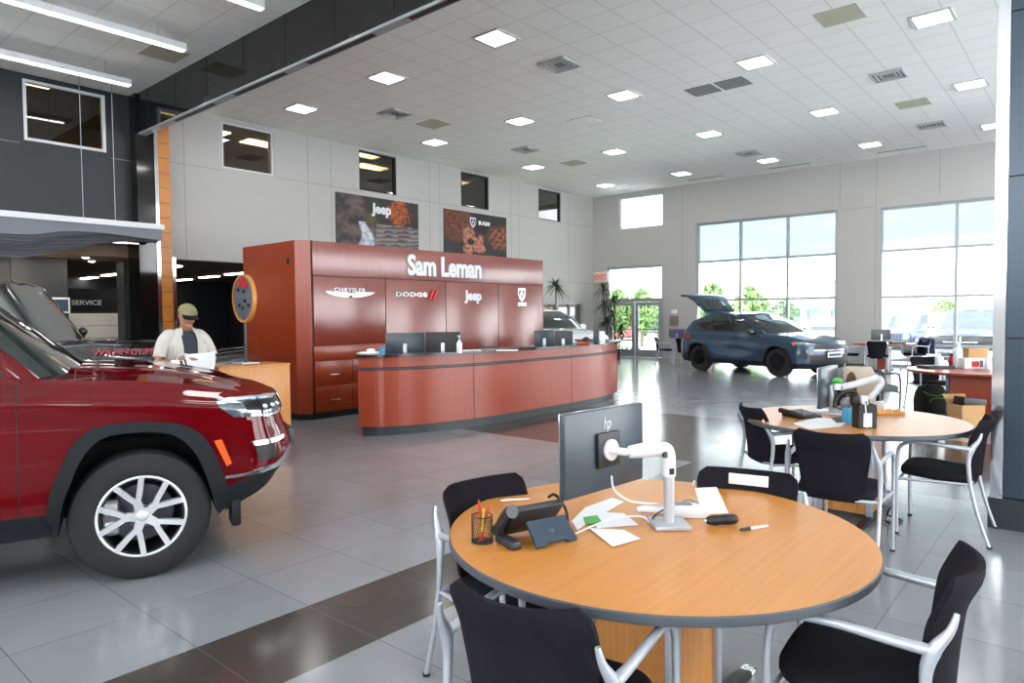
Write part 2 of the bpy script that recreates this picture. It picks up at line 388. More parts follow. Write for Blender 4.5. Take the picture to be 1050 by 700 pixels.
# glazed door pair with a transom light above
d = bpy.data.objects.new('door_1', None); COL.objects.link(d); struct(d)
b = MB(); x0 = XB+.08
for a, q in ((11.80, 11.88), (14.10, 14.18)): b.box(x0, x0+.12, a, q, 0, 3.32)
b.box(x0, x0+.12, 11.88, 14.10, 3.25, 3.32); b.box(x0, x0+.12, 11.88, 14.10, 2.02, 2.15)
b.build('door_frame', 'alu_frame', d)
p = MB(); p.box(x0+.05, x0+.06, 11.88, 14.10, 2.15, 3.25); p.build('transom_pane', 'clear_glass', d)
for a, q, hy in ((11.89, 12.98, 12.9), (13.00, 14.09, 13.08)):
    b = MB(); b.box(x0+.02, x0+.07, a, a+.13, .01, 2.01); b.box(x0+.02, x0+.07, q-.13, q, .01, 2.01)
    b.box(x0+.02, x0+.07, a+.13, q-.13, .01, .28); b.box(x0+.02, x0+.07, a+.13, q-.13, 1.88, 2.01)
    o = b.build('door_leaf', 'alu_frame', d)
    p = MB(); p.box(x0+.04, x0+.05, a+.13, q-.13, .28, 1.88); p.build('pane', 'clear_glass', o)
    h = MB(); h.cyl((x0-.03, a+.08, 1.02), (x0-.03, q-.08, 1.02), .014); h.cyl((x0-.03, a+.1, 1.02), (x0+.03, a+.1, 1.02), .012); h.cyl((x0-.03, q-.1, 1.02), (x0+.03, q-.1, 1.02), .012)
    h.build('door_handle', 'dark_grey_plastic', o)
# interior glazing right of the cherry wall (window_10): dark mullions
window(10, 'y', YA+.02, 17.6, 21.3, 0, 2.02, [18.9, 19.75, 20.5], [.9], 'dark_glass', 'alu_frame', .06)

# portal: black header, black-gloss jamb with chrome and slatted wood, and the dark panelled column
b = MB(); b.box(5.6, 5.72, .57, 14.5, 5.24, 6.0)
b.mat(1)
y = 14.0
while y > .8: b.box(5.597, 5.6, y-.006, y+.006, 5.24, 6.0); y -= 1.22
b.mat(2); b.box(5.6, 5.74, .57, 14.5, 5.20, 5.24)
b.mat(1)
for y in (12.2, 10.0, 7.9, 5.7, 3.6): b.box(5.63, 5.71, y-.75, y+.75, 5.195, 5.20)
struct(b.build('trim_1', ['black_gloss', 'black_seam', 'alu_frame']))
b = MB(); b.box(5.55, 5.88, 14.45, 15.0, 0, 6); b.mat(1); b.box(5.88, 5.95, 14.43, 15.0, 0, 5.45)
b.mat(2)
z = .02
while z < 5.5: b.box(5.95, 6.18, 14.44, 15.0, z, min(z+.29, 5.5)); z += .3
b.mat(3); b.box(5.95, 6.17, 14.46, 15.0, 0, 5.5); b.mat(1); b.box(6.17, 6.24, 14.42, 15.0, 0, 2.82)
struct(b.build('trim_2', ['black_gloss', 'chrome', 'teak_slats', 'black_seam']))
b = MB(); b.box(6.03, 6.75, -.6, .6, 0, .22)
b.mat(3)
for k in range(5): b.box(6.06, 6.7, -.6, .512, .23+k*1.155, .22+(k+1)*1.155)
b.mat(1); b.box(6.07, 6.69, -.59, .50, .22, 6); b.mat(2); b.box(6.05, 6.72, .515, .59, .22, 6)
struct(b.build('trim_3', ['plinth', 'steel_seam', 'chrome', 'steel_blue_panel']))

# ------------------------------------------------------------------ service lane behind the back wall
mat('lane_ceiling', (120,100,82), .8); mat('pale_stone', (232,226,216), .5, var=.12, scale=3)
b = MB(); b.box(XL, 12, YA+.26, 24, 2.82, 3.1); struct(b.build('ceiling_service', 'lane_ceiling'))
b = MB(); b.box(XL, 12, 23.5, 23.7, 0, 3.0); struct(b.build('wall_service_end', 'dark_wall'))
b = MB(); b.box(12, 12.2, YA+.25, 23.7, 0, 3.0); struct(b.build('wall_service_side', 'dark_wall'))
b = MB(); b.box(XL-.2, XL, YA+.25, 23.7, 0, 3.0); struct(b.build('wall_service_left', 'dark_wall'))
b = MB(); b.box(5.74, 6.2, 15.8, 16.2, 0, 3.0); b.box(3.0, 4.75, 16.0, 16.2, 0, 3.0); struct(b.build('trim_4', 'dark_wall'))
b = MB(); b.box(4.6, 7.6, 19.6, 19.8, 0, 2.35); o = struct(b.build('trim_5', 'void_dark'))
# rooms behind the upper windows
mat('office_brown', (120,110,94), .8)
b = MB(); b.box(XL, XB, YA+.26, 19, 6.26, 6.35); struct(b.build('ceiling_offices', 'office_brown'))
b = MB(); b.box(XL, XB, 19, 19.2, 4.2, 7); struct(b.build('wall_offices', 'office_brown')); b = MB(); b.box(XL, XB, YA+.26, 19, 4.1, 4.2); struct(b.build('floor_offices', 'office_brown'))
b = MB(); b.box(XL-.2, XL, YA+.26, 19, 4.2, 6.3); struct(b.build('wall_offices_left', 'office_brown')); b = MB(); b.box(XB, XB+.2, YA+.26, 19, 4.2, 6.3); struct(b.build('wall_offices_right', 'office_brown'))

# small round downlights over the service counter
for k, (x, y) in enumerate(((3.1, 15.5), (4.0, 15.45), (4.9, 15.4), (5.3, 16.3), (2.2, 15.5))):
    b = MB(); b.cyl((0, 0, -.02), (0, 0, 0), .075, n=20); b.mat(1); b.cyl((0, 0, -.025), (0, 0, -.02), .055, n=20)
    tag(b.build('ceiling_downlight', ['lamp_trim', mat('downlight', (255,240,215), .6, emit=(1,.92,.8), es=60)], loc=(x, y, 2.82)), 'small round downlight in the brown ceiling under the grey canopy', 'ceiling light', 'round downlights under the canopy')
# ------------------------------------------------------------------ ceiling fittings
def ceiling_light(x, y, z, label, group, w=.56, d=.56):
    t = thing('ceiling_light', label, 'ceiling light', (x, y, z), 0, group)
    b = MB(); e = .05
    b.box(-w/2, w/2, -d/2, -d/2+e, -.018, 0); b.box(-w/2, w/2, d/2-e, d/2, -.018, 0); b.box(-w/2, -w/2+e, -d/2+e, d/2-e, -.018, 0); b.box(w/2-e, w/2, -d/2+e, d/2-e, -.018, 0)
    b.build('frame', 'lamp_trim', t)
    p = MB(); p.box(-w/2+e, w/2-e, -d/2+e, d/2-e, -.008, 0); p.build('diffuser', 'light_diffuser', t)
    return t
ORD = ['first', 'second', 'third', 'fourth', 'fifth', 'sixth']
first = None
for i, x in enumerate((8.30, 12.15, 16.15, 20.1)):
    for j, y in enumerate((12.95, 10.12, 7.4, 4.7, 2.0)):
        if i == 0 and j > 2: continue
        lab = 'square recessed ceiling light, %s row from the black beam, %s from the poster wall' % (ORD[i], ORD[j])
        if first is None: first = ceiling_light(x, y, ZC, lab, 'square ceiling lights')
        else: dup(first, (x, y, ZC), 0, lab)
# unseen part of the same grid, over and behind the camera, so the room is lit evenly
for x in (12.15, 16.15, 20.1):
    for y in (-.8, -3.6, -6.4): dup(first, (x, y, ZC), 0, 'square recessed ceiling light in the grid hidden behind the dark panelled column', group='ceiling lights behind the column')
for x, y in ((8.3, 4.7), (8.3, 2.0), (8.3, -.8), (8.3, -3.6), (8.3, -6.4), (3.5, -.8), (3.5, -3.6), (3.5, -6.4), (-1, -.8), (-1, -3.6), (-1, -6.4), (-4.6, -2.5), (-4.6, -6.4), (3.3, 3.2), (-1, 3.2), (-4.6, 2.0)):
    dup(first, (x, y, ZC), 0, 'square recessed ceiling light above the camera side of the showroom', group='ceiling lights above the camera')
def vent(name, x, y, w, d, m, label, cat, slats=0):
    t = thing(name, label, cat, (x, y, ZC))
    b = MB(); b.box(-w/2, w/2, -d/2, d/2, -.006, 0); b.build('backing', m, t)
    if slats:
        f = MB()
        for k in range(3):
            a = .5-k*.13; c = a-.05
            for s in (1, -1):
                f.box(-w*a, w*a, s*d*c if s > 0 else -d*a, s*d*a if s > 0 else -d*c, -.03+k*.007, -.006)
                f.box(s*w*c if s > 0 else -w*a, s*w*a if s > 0 else -w*c, -d*c, d*c, -.03+k*.007, -.006)
        f.build('louvre', 'vent_metal', t)
    return t
for (px, py, ds) in ((574, 66, 'between the two lights nearest the beam'), (405, 116, 'beside the olive panel above the left poster'), (911, 77, 'beyond the olive panel nearest the top edge'), (539, 153, 'above the right-hand poster'), (768, 157, 'near the tall windows'), (955, 128, 'nearest the dark panelled column'), ):
    p = at(px, py, ZC); vent('ceiling_vent', p.x, p.y, .56, .56, 'vent_dark', 'square louvred air diffuser in the ceiling, '+ds, 'air vent', 1)
p = at(736, 89, ZC)
for k, q in enumerate(((.0, .31), (.0, -.31))):
    vent('ceiling_grille', p.x+q[0], p.y+q[1], .56, .56, 'vent_dark', 'grey return grille in the ceiling, the one of the pair %s the poster wall' % ('nearer' if k == 0 else 'farther from'), 'air grille')
for (px, py, ds) in ((444, 127, 'above the left poster'), (861, 16, 'cut near the top edge of the photo'), (936, 106, 'near the dark panelled column'), (588, 167, 'above the corner of the two walls'), (168, 55, 'beside the end of a strip light')):
    p = at(px, py, ZC); b = MB(); b.box(-.3, .3, -.3, .3, -.008, 0); tag(b.build('ceiling_panel', 'olive_panel', loc=(p.x, p.y, ZC)), 'flat olive speaker panel in the ceiling '+ds, 'ceiling panel')
p = at(600, 124, ZC); b = MB(); b.box(-.3, .3, -.3, .3, -.012, 0, .004); b.mat(1); b.box(-.31, .31, -.31, .31, -.004, 0); tag(b.build('ceiling_hatch', ['ceiling_tiles', 'vent_dark'], loc=(p.x, p.y, ZC)), 'white square access hatch in the ceiling with a dark outline', 'ceiling hatch')
# linear slot diffusers near the window wall
for k, y in enumerate((12.6, 9.9, 7.2, 4.2)):
    b = MB(); b.box(-.03, .03, -.6, .6, -.006, 0); tag(b.build('ceiling_slot', 'vent_dark', loc=(21.3, y, ZC)), 'thin dark slot diffuser in the ceiling along the window wall, %s from the corner' % ORD[k], 'air vent', 'slot diffusers along the window wall')
# strip lights left of the beam
for k, (y, xe, x0, ds) in enumerate(((10.75, 4.88, -3.0, 'the middle one of three, longest in view'), (13.05, 4.95, -1, 'the one nearest the dark wall'), (8.55, 4.93, -3, 'cut by the top edge of the photo'))):
    t = thing('strip_light', 'long white suspended strip light, '+ds, 'ceiling light', (0, y, 0))
    b = MB(); b.box(x0, xe, -.05, .05, 5.68, 5.78); b.build('housing', 'white_plastic', t)
    b = MB(); b.box(x0+.02, xe-.02, -.045, .045, 5.665, 5.68); b.build('diffuser', 'strip_diffuser', t)
    b = MB()
    for x in (x0+.5, xe-.4): b.cyl((x, 0, 5.78), (x, 0, 6), .004, n=6)
    b.build('hanger', 'silver', t)
# lights in the rooms seen behind the upper windows and in the service lane
mat('warm_diffuser', (255,240,200), .6, emit=(1,.86,.62), es=9)
for k, (x, y) in enumerate(((4.1, 16.0), (8.0, 15.6), (9.2, 15.8), (8.2, 17.0), (9.8, 17.2), (12.4, 16.2), (13.6, 17.4), (12.0, 17.5), (17.0, 17.2), (20.7, 17.2))):
    b = MB(); b.box(-.5, .5, -.25, .25, -.02, 0); tag(b.build('ceiling_troffer', 'warm_diffuser', loc=(x, y, 6.25)), 'warm troffer light seen through the upper windows of the poster wall', 'ceiling light', 'office lights behind the upper windows')
for k, (x, y) in enumerate(((7.4, 23.0), (7.3, 21.0), (7.2, 19.0), (7.2, 17.0), (9.9, 22.4), (9.75, 20.3), (9.6, 18.4), (9.5, 16.6))):
    b = MB(); b.box(-.09, .09, -.5, .5, -.03, 0); tag(b.build('ceiling_strip', 'strip_diffuser', loc=(x, y, 2.82)), 'white linear light on the ceiling of the service lane', 'ceiling light', 'linear lights in the service lane')
# ------------------------------------------------------------------ service lane things
t = thing('service_counter', 'pale stone-clad service counter front seen under the grey canopy', 'counter', (5.6, 17.0, 0))
b = MB()
for k in range(6): b.box(-.72, .48, -.02, .02, .05+k*.277, .318+k*.277)
b.build('stone_cladding', 'pale_stone', t)
b = MB(); b.box(-.74, .54, .02, .5, 0, 1.74); b.box(.48, .56, -.04, .5, 0, 1.74); b.build('body', 'dark_wall', t)
b = MB(); b.text('SERVICE', .17, .01, .003, M=TR(6.22, 19.57, 1.99, rx=pi/2), sx=1.1)
tag(b.build('service_sign', 'white_plastic'), 'small white SERVICE lettering on the black wall of the service lane', 'sign')
b = MB(); b.box(-.22, .22, -.02, .02, -.16, .16, .01); b.mat(1); b.box(-.18, .18, -.025, -.02, -.12, .12)
tag(b.build('wall_screen', ['white_plastic', 'steel_blue_panel'], loc=(4.55, 15.97, 1.86)), 'small white-framed screen beside the pale service counter', 'screen')
def bulb_cluster(x, y, z, lab):
    t = thing('pendant_chandelier', lab, 'chandelier', (x, y, z))
    b = MB(); b.cyl((0, 0, 0), (0, 0, 2.82-z), .008, n=8)
    for k in range(6): b.cyl((0, 0, .1), (.28*cos(k*pi/3), .28*sin(k*pi/3), 0), .008, n=6)
    b.build('stem', 'black_plastic', t)
    for k in range(6):
        g = MB(); g.sphere((.28*cos(k*pi/3), .28*sin(k*pi/3), -.05), .055, 8); g.build('bulb', mat('warm_bulb', (255,225,170), .4, emit=(1,.8,.5), es=9), t)
bulb_cluster(3.72, 15.7, 2.24, 'cluster of warm globe bulbs hanging at the left edge in the service lane')
# canopy with hanging wavy felt
mat('felt', (128,132,142), .95, var=.12, scale=40); mat('felt_dark', (104,106,112), .95, var=.1, scale=30)
t = thing('felt_canopy', 'grey felt canopy with a white edge and wavy hanging baffles, hung on cables', 'canopy', (0, 0, 0))
b = MB(); b.box(-2, 5.8, 13.86, 14.0, 3.30, 3.40); b.build('edge_rail', 'white_plastic', t)
random.seed(3)
for k in range(9):
    y = 13.9+.09*k; poly = []
    for i in range(61):
        x = -2+7.76*i/60; ph = k*.3
        z = sinterp([(-2, 3.02), (2.9, 3.02), (3.6, 3.03), (4.1, 3.13), (4.7, 3.15), (5.3, 3.12), (5.8, 3.09)], x)-k*(.038*(1-sstep(4.0, 5.6, x))+.003)+.02*sin(2.6*x+ph*3)*(k > 0)
        poly.append((x, z))
    poly += [(5.76, 3.30), (-2, 3.30)]
    b = MB(); b.prism(poly, y, y+.025, 'y'); b.build('baffle', 'felt' if k == 0 else 'felt_dark', t)
b = MB()
for x in (4.42, 4.95, 2.5): b.cyl((x, 13.93, 3.4), (x, 13.93, 6.0), .006, n=6)
b.build('cable', 'silver', t)

# ------------------------------------------------------------------ posters
def poster(name, label, x0, x1, z0, z1, fn, letters):
    n, m = 150, 80; me_v = []; cols = []; fs = []
    for j in range(m+1):
        for i in range(n+1):
            u = i/n; v = j/m; me_v.append((x0+(x1-x0)*u, YA-.035, z0+(z1-z0)*v)); cols.append((*fn(u, v), 1))
    for j in range(m):
        for i in range(n): a = j*(n+1)+i; fs.append((a, a+1, a+n+2, a+n+1))
    t = thing(name, label, 'poster', (0, 0, 0))
    b = MB(); b.add(me_v, fs); o = b.build('print', vcolmat('poster_print', .45), t, recalc=False)
    at_ = o.data.color_attributes.new('Col', 'FLOAT_COLOR', 'POINT')
    for i, c in enumerate(cols): at_.data[i].color = c
    b = MB(); b.box(x0, x1, YA-.033, YA-.001, z0, z1); b.build('board', 'black_plastic', t)
    letters(t); return t
from mathutils import noise
def fbm(x, y, s=0): return noise.fractal(Vector((x, y, s)), 1, 2, 5)
def mixc(a, b, t): t = max(0, min(1, t)); return tuple(x+(y-x)*t for x, y in zip(a, b))
def canyon(u, v):
    n = fbm(u*7, v*5, 1); r = fbm(u*22, v*14, 2)
    c = mixc(lin((34,30,34)), lin((104,86,82)), .45+n*.9+r*.35)
    if u > .3 and v > .42:                     # shaded forest
        t = sstep(.3, .36, u)*sstep(.42, .5, v); c = mixc(c, lin((30,34,26)), t*.9)
        d = math.hypot((u-.74)/.16, (v-.74)/.33); c = mixc(c, mixc(lin((196,92,30)), lin((90,44,20)), .5+r), (1-sstep(.5, 1.05, d+r*.4))*.95)
        d = math.hypot((u-.4)/.1, (v-.55)/.2); c = mixc(c, lin((92,86,40)), (1-sstep(.3, 1, d+r*.4))*.7)
    cx = .33+.12*(v-.45)+.05*sin(v*9); w = .05+.16*max(0, .42-v)
    if v < .48: c = mixc(c, mixc(lin((210,214,222)), lin((120,128,140)), .3+r*.8), 1-sstep(w*.6, w, abs(u-cx-(.25*max(0, .2-v)))))
    if u > .45 and v < .47:                    # layered rock slabs
        s = .5+.5*sin((v*1.15-u*.12)*60+n*3); c = mixc(lin((70,62,64)), lin((150,140,138)), s*.7+n*.4)
    return c
def hands(u, v):
    n = fbm(u*6, v*5, 5); r = fbm(u*24, v*18, 6)
    c = mixc(lin((20,16,18)), lin((44,32,30)), .5+n)
    d = math.hypot((u-.18)/.3, (v-.75)/.55); c = mixc(c, mixc(lin((122,62,36)), lin((60,28,18)), .5+r+.5*sin(u*40+v*18)*.4), 1-sstep(.7, 1.05, d+n*.15))
    d = math.hypot((u-.92)/.3, (v-.45)/.36); c = mixc(c, mixc(lin((150,84,50)), lin((54,28,20)), .5+r+.35*sin((u-v*.5)*60)), 1-sstep(.6, 1.0, d+n*.2))
    for (cx, cy, a, q) in ((.38, .42, .10, .3), (.46, .3, .09, .14), (.52, .16, .13, .13), (.36, .12, .09, .14), (.55, .3, .05, .2)):
        d = math.hypot((u-cx)/a, (v-cy)/q); c = mixc(c, mixc(lin((196,128,106)), lin((110,60,46)), .4+r*1.2), 1-sstep(.7, 1.05, d+n*.25))
    d = math.hypot((u-.4)/.07, (v-.3)/.1); c = mixc(c, lin((26,16,16)), 1-sstep(.6, 1, d))
    return c
MX = lambda x, z, y: TR(x, y, z, rx=pi/2)
def ram_shield(b, s, M):
    """horned ram-head shield built of facets"""
    b.prism([(-.42*s, .5*s), (.42*s, .5*s), (.46*s, .1*s), (.3*s, -.3*s), (0, -.55*s), (-.3*s, -.3*s), (-.46*s, .1*s)], -.006, .0, 'z', M)
    c = b.cur; b.mat(c+1)
    for q in (1, -1):
        b.prism([(q*x*s, y*s) for x, y in ((.05,.38),(.3,.36),(.37,.12),(.3,-.12),(.2,-.2),(.24,.02),(.18,.16),(.07,.18))], 0, .006, 'z', M)
        b.prism([(q*x*s, y*s) for x, y in ((.0,.2),(.06,.12),(.1,-.12),(.05,-.36),(0,-.42))], 0, .006, 'z', M)
    b.mat(c)
def jl(t): b = MB(); b.text('Jeep', .36, .01, .014, M=MX(11.82, 4.44, YA-.05)); b.build('lettering', 'white_plastic', t)
def rl(t):
    b = MB(); b.text('RAM', .17, .008, .01, M=MX(15.85, 4.44, YA-.05), sx=1.5); b.mat(0); ram_shield(b, .3, MX(15.35, 4.44, YA-.05)); b.build('lettering', ['white_plastic', 'dark_grey_plastic'], t)
poster('poster', 'canyon waterfall poster lettered Jeep, hung on the wall above the cherry wall', 10.38, 13.13, 3.44, 4.74, canyon, jl)
poster('poster', 'dark poster of hands and brown leather lettered RAM, beside the canyon poster', 14.14, 16.93, 3.46, 4.74, hands, rl)

# ------------------------------------------------------------------ cherry feature wall with the dealer name
t = thing('feature_wall', 'tall cherry-veneer storage wall lettered Sam Leman behind the reception desk', 'feature wall', (5.76, 9.09, 0))
W, D, Hh = 6.04, 1.7, 2.74
b = MB(); c = .16
b.prism([(0, c), (c, 0), (W-c, 0), (W, c), (W, D), (0, D)], .1, Hh, 'z'); b.build('carcass', 'cherry', t)
b = MB(); b.prism([(.05, c+.03), (c+.03, .05), (W-c-.03, .05), (W-.05, c+.03), (W-.05, D-.05), (.05, D-.05)], 0, .1, 'z'); b.build('plinth', 'plinth', t)
b = MB(); b.box(.19, 5.83, -.022, .0, 2.215, Hh-.005, .003); b.build('header_panel', 'cherry_shiny', t)
xs = [.19, 1.58, 2.97, 4.41, 5.83]
for i in range(4):
    z0 = 1.13 if i == 0 else .11
    b = MB(); b.box(xs[i]+.008, xs[i+1]-.008, -.022, 0, z0+.005, 2.20, .003); b.build('wall_panel', 'cherry_shiny', t)
b = MB(); b.box(.19, 1.57, -.021, 0, .905, 1.12, .003); b.build('wall_panel', 'cherry', t)
b = MB()
for x in (.18, *xs[1:4], 5.84): b.box(x-.006, x+.006, -.008, -.0, .1, 2.74)
b.box(.18, 5.84, -.008, 0, 2.2, 2.215); b.build('reveal', 'black_seam', t)
for col in (0, 1):
    for (z0, z1) in ((.515, .895), (.115, .505)):
        b = MB(); b.box(.2+col*.69, .2+col*.69+.68, -.022, 0, z0, z1, .003); o = b.build('drawer', 'cherry', t)
        zc = (z0+z1)/2-.02; xc = .2+col*.69+.35
        h = MB(); h.tube([(xc-.07, -.022, zc), (xc-.065, -.045, zc), (xc, -.05, zc), (xc+.065, -.045, zc), (xc+.07, -.022, zc)], .005, 8); h.build('drawer_handle', 'chrome', o)
MW = lambda x, z: TR(x, -.028, z, rx=pi/2)
b = MB(); b.text('Sam Leman', .47, .022, .019, M=MW(2.98, 2.445), sx=.86); b.build('dealer_name', 'white_plastic', t)
# winged badge
b = MB()
for q in (1, -1):
    b.prism([(q*x, z) for x, z in ((.04,-.035),(.04,.03),(.12,.035),(.47,.045),(.40,.012),(.30,-.012),(.18,-.03))], 0, .02, 'z', MW(.86, 1.925))
    b.mat(1)
    for k in range(3): b.prism([(q*x, z) for x, z in ((.09,.022-.014*k),(.42-.07*k,.032-.016*k),(.42-.07*k,.027-.016*k),(.09,.017-.014*k))], .02, .022, 'z', MW(.86, 1.925))
    b.mat(0)
b.sphere((0, 0, 0), .06, 10, (1.1, .75, .3), MW(.86, 1.925)); b.mat(2); b.text('CHRYSLER', .085, .008, .002, M=MW(.86, 2.0), sx=1.35, space=1.15)
b.build('winged_emblem', ['chrome', 'dark_grey_plastic', 'white_plastic'], t)
b = MB(); b.mat(0); b.text('DODGE', .1, .008, .003, M=MW(2.14, 1.95), sx=1.9, space=1.1); b.mat(1)
for k in (0, 1): b.prism([(x+k*.09, z) for x, z in ((.0,-.09),(.05,-.09),(.15,.09),(.10,.09))], 0, .015, 'z', MW(2.53, 1.945))
b.build('lettered_emblem', ['chrome', mat('slash_red', (206,40,48), .4)], t)
b = MB(); b.text('Jeep', .25, .01, .012, M=MW(3.69, 1.95)); b.build('lettered_emblem', 'white_plastic', t)
b = MB(); ram_shield(b, .26, MW(5.13, 2.0)); b.mat(0); b.text('RAM', .085, .008, .005, M=MW(5.13, 1.8), sx=1.5); b.build('shield_emblem', ['chrome', 'dark_grey_plastic'], t)
b = MB(); b.box(-.002, .0, .32, .37, 2.38, 2.48, 0); b.box(-.02, 0, .33, .36, 2.4, 2.46, .004); b.build('sensor', 'black_plastic', t)

# ------------------------------------------------------------------ reception desk, bowed
def desk_pts(R, cx, cy, a0, a1, n):
    return [(cx+R*cos(a0+(a1-a0)*i/n), cy+R*sin(a0+(a1-a0)*i/n)) for i in range(n+1)]
# centre line measured from the photo: a shallow bow that tightens at the right end
bow = [(5.48, 7.36), (5.75, 7.08), (6.3, 6.83), (7.06, 6.66), (8.05, 6.60), (9.2, 6.60), (10.2, 6.66), (10.95, 6.84), (11.35, 7.1), (11.55, 7.45), (11.58, 7.9)]
def bowpath(n=80):
    P = [Vector((*p, 0)) for p in bow]; Q = []
    per = n//(len(P)-1)
    for i in range(len(P)-1):
        p0 = P[max(i-1, 0)]; p1 = P[i]; p2 = P[i+1]; p3 = P[min(i+2, len(P)-1)]
        for k in range(per):
            s_ = k/per; Q.append(.5*((2*p1)+(p2-p0)*s_+(2*p0-5*p1+4*p2-p3)*s_*s_+(3*p1-p0-3*p2+p3)*s_**3))
    return Q+[P[-1]]
BP = bowpath()
def bown(i):
    d = (BP[min(i+1, len(BP)-1)]-BP[max(i-1, 0)]).normalized(); return Vector((d.y, -d.x, 0))  # outward (towards the showroom)
def bowsweep(b, i0, i1, o0, o1, z0, z1):
    rows = []
    for i in range(i0, i1+1):
        n = bown(i); p = BP[i]
        rows.append([(p+n*o0)[:2]+(z0,), (p+n*o1)[:2]+(z0,), (p+n*o1)[:2]+(z1,), (p+n*o0)[:2]+(z1,)])
    b.grid(rows, False, closev=True); b.cap(rows[0]); b.cap(rows[-1][::-1]); return b
N = len(BP)-1
t = thing('reception_desk', 'long bowed cherry reception desk with a dark counter top', 'reception desk', (0, 0, 0))
b = MB(); bowsweep(b, 0, N, -.45, .09, 1.055, 1.085); b.build('counter_top', 'granite', t)
b = MB(); bowsweep(b, 0, N, -.06, 0, .88, .9); b.mat(0); b.build('inlay_band', 'navy_trim', t)
b = MB(); bowsweep(b, 1, N-1, -.14, -.08, 0, .13); bowsweep(b, 0, N, -.1, -.06, .13, 1.05); b.build('carcass', 'plinth', t)
# panel joints at the photo's places
js = [0, 26, 50, N-12, N]
js = [0]+[min(range(N), key=lambda i: abs(BP[i].x-x) + (0 if BP[i].y < 7.3 else 9)) for x in (7.0, 9.22, 11.1)]+[N]
for a, c in zip(js, js[1:]):
    b = MB(); bowsweep(b, a, c, -.06, 0, .13, .87); o = b.build('front_panel', 'cherry', t)
    b = MB(); bowsweep(b, a, c, -.06, 0, .91, 1.055); b.build('rail_panel', 'cherry', t)
b = MB()
for j in js[1:-1]:
    p = BP[j]; n = bown(j); d = Vector((-n.y, n.x, 0)); q = [p+d*.005-n*.03, p-d*.005-n*.03, p-d*.005+n*.002, p+d*.005+n*.002]
    b.prism([(v.x, v.y) for v in q], .13, 1.05, 'z')
b.build('joint', 'black_seam', t)
b = MB(); bowsweep(b, 3, N-3, -1.0, -.46, .72, .75); b.build('work_surface', 'granite', t)
for x_, a_ in ((6.6, .1), (10.6, -.3)): b = MB(); b.box(-.03, .03, -.35, .35, 0, .72, M=TR(x_, 7.9, 0, a_)); b.build('end_panel', 'cherry', t)

# ------------------------------------------------------------------ monitors
def monitor(name, label, loc, rz, w=.54, h=.33, back='dark_grey_plastic', stand=True, tilt=0, z=.12, logo=False, rim='silver'):
    """screen faces local +y; the back faces -y"""
    t = thing(name, label, 'monitor', loc, rz)
    M = TR(0, 0, z+h/2, rx=tilt)
    b = MB(); b.box(-w/2, w/2, -.018, .012, -h/2, h/2, .006, M); b.mat(1); b.box(-w/2, w/2, .010, .016, -h/2, h/2, .002, M); sh = b.build('shell', [back, rim], t)
    b = MB(); b.box(-w/2+.008, w/2-.008, .016, .0175, -h/2+.008, h/2-.008, M=M); b.build('screen', 'screen', t)
    if stand:
        b = MB(); b.box(-.025, .025, -.045, -.018, .01, z+h*.55, .004); b.box(-.13, .13, -.14, .09, 0, .012, .004); b.build('stand', 'silver', t)
    else:
        b = MB(); b.box(-.07, .07, -.034, -.018, -.07, .07, .006, M); b.build('mount_plate', 'black_plastic', t)
    if logo:
        b = MB(); b.text('hp', .07, .001, .0, M=M @ TR(0, -.0195, h/2-.06) @ Euler((pi/2, 0, 0)).to_matrix().to_4x4(), sx=.7, shear=.25); b.build('logo', 'silver', t)
    return t
def face(t, px, py, depth=None): pass

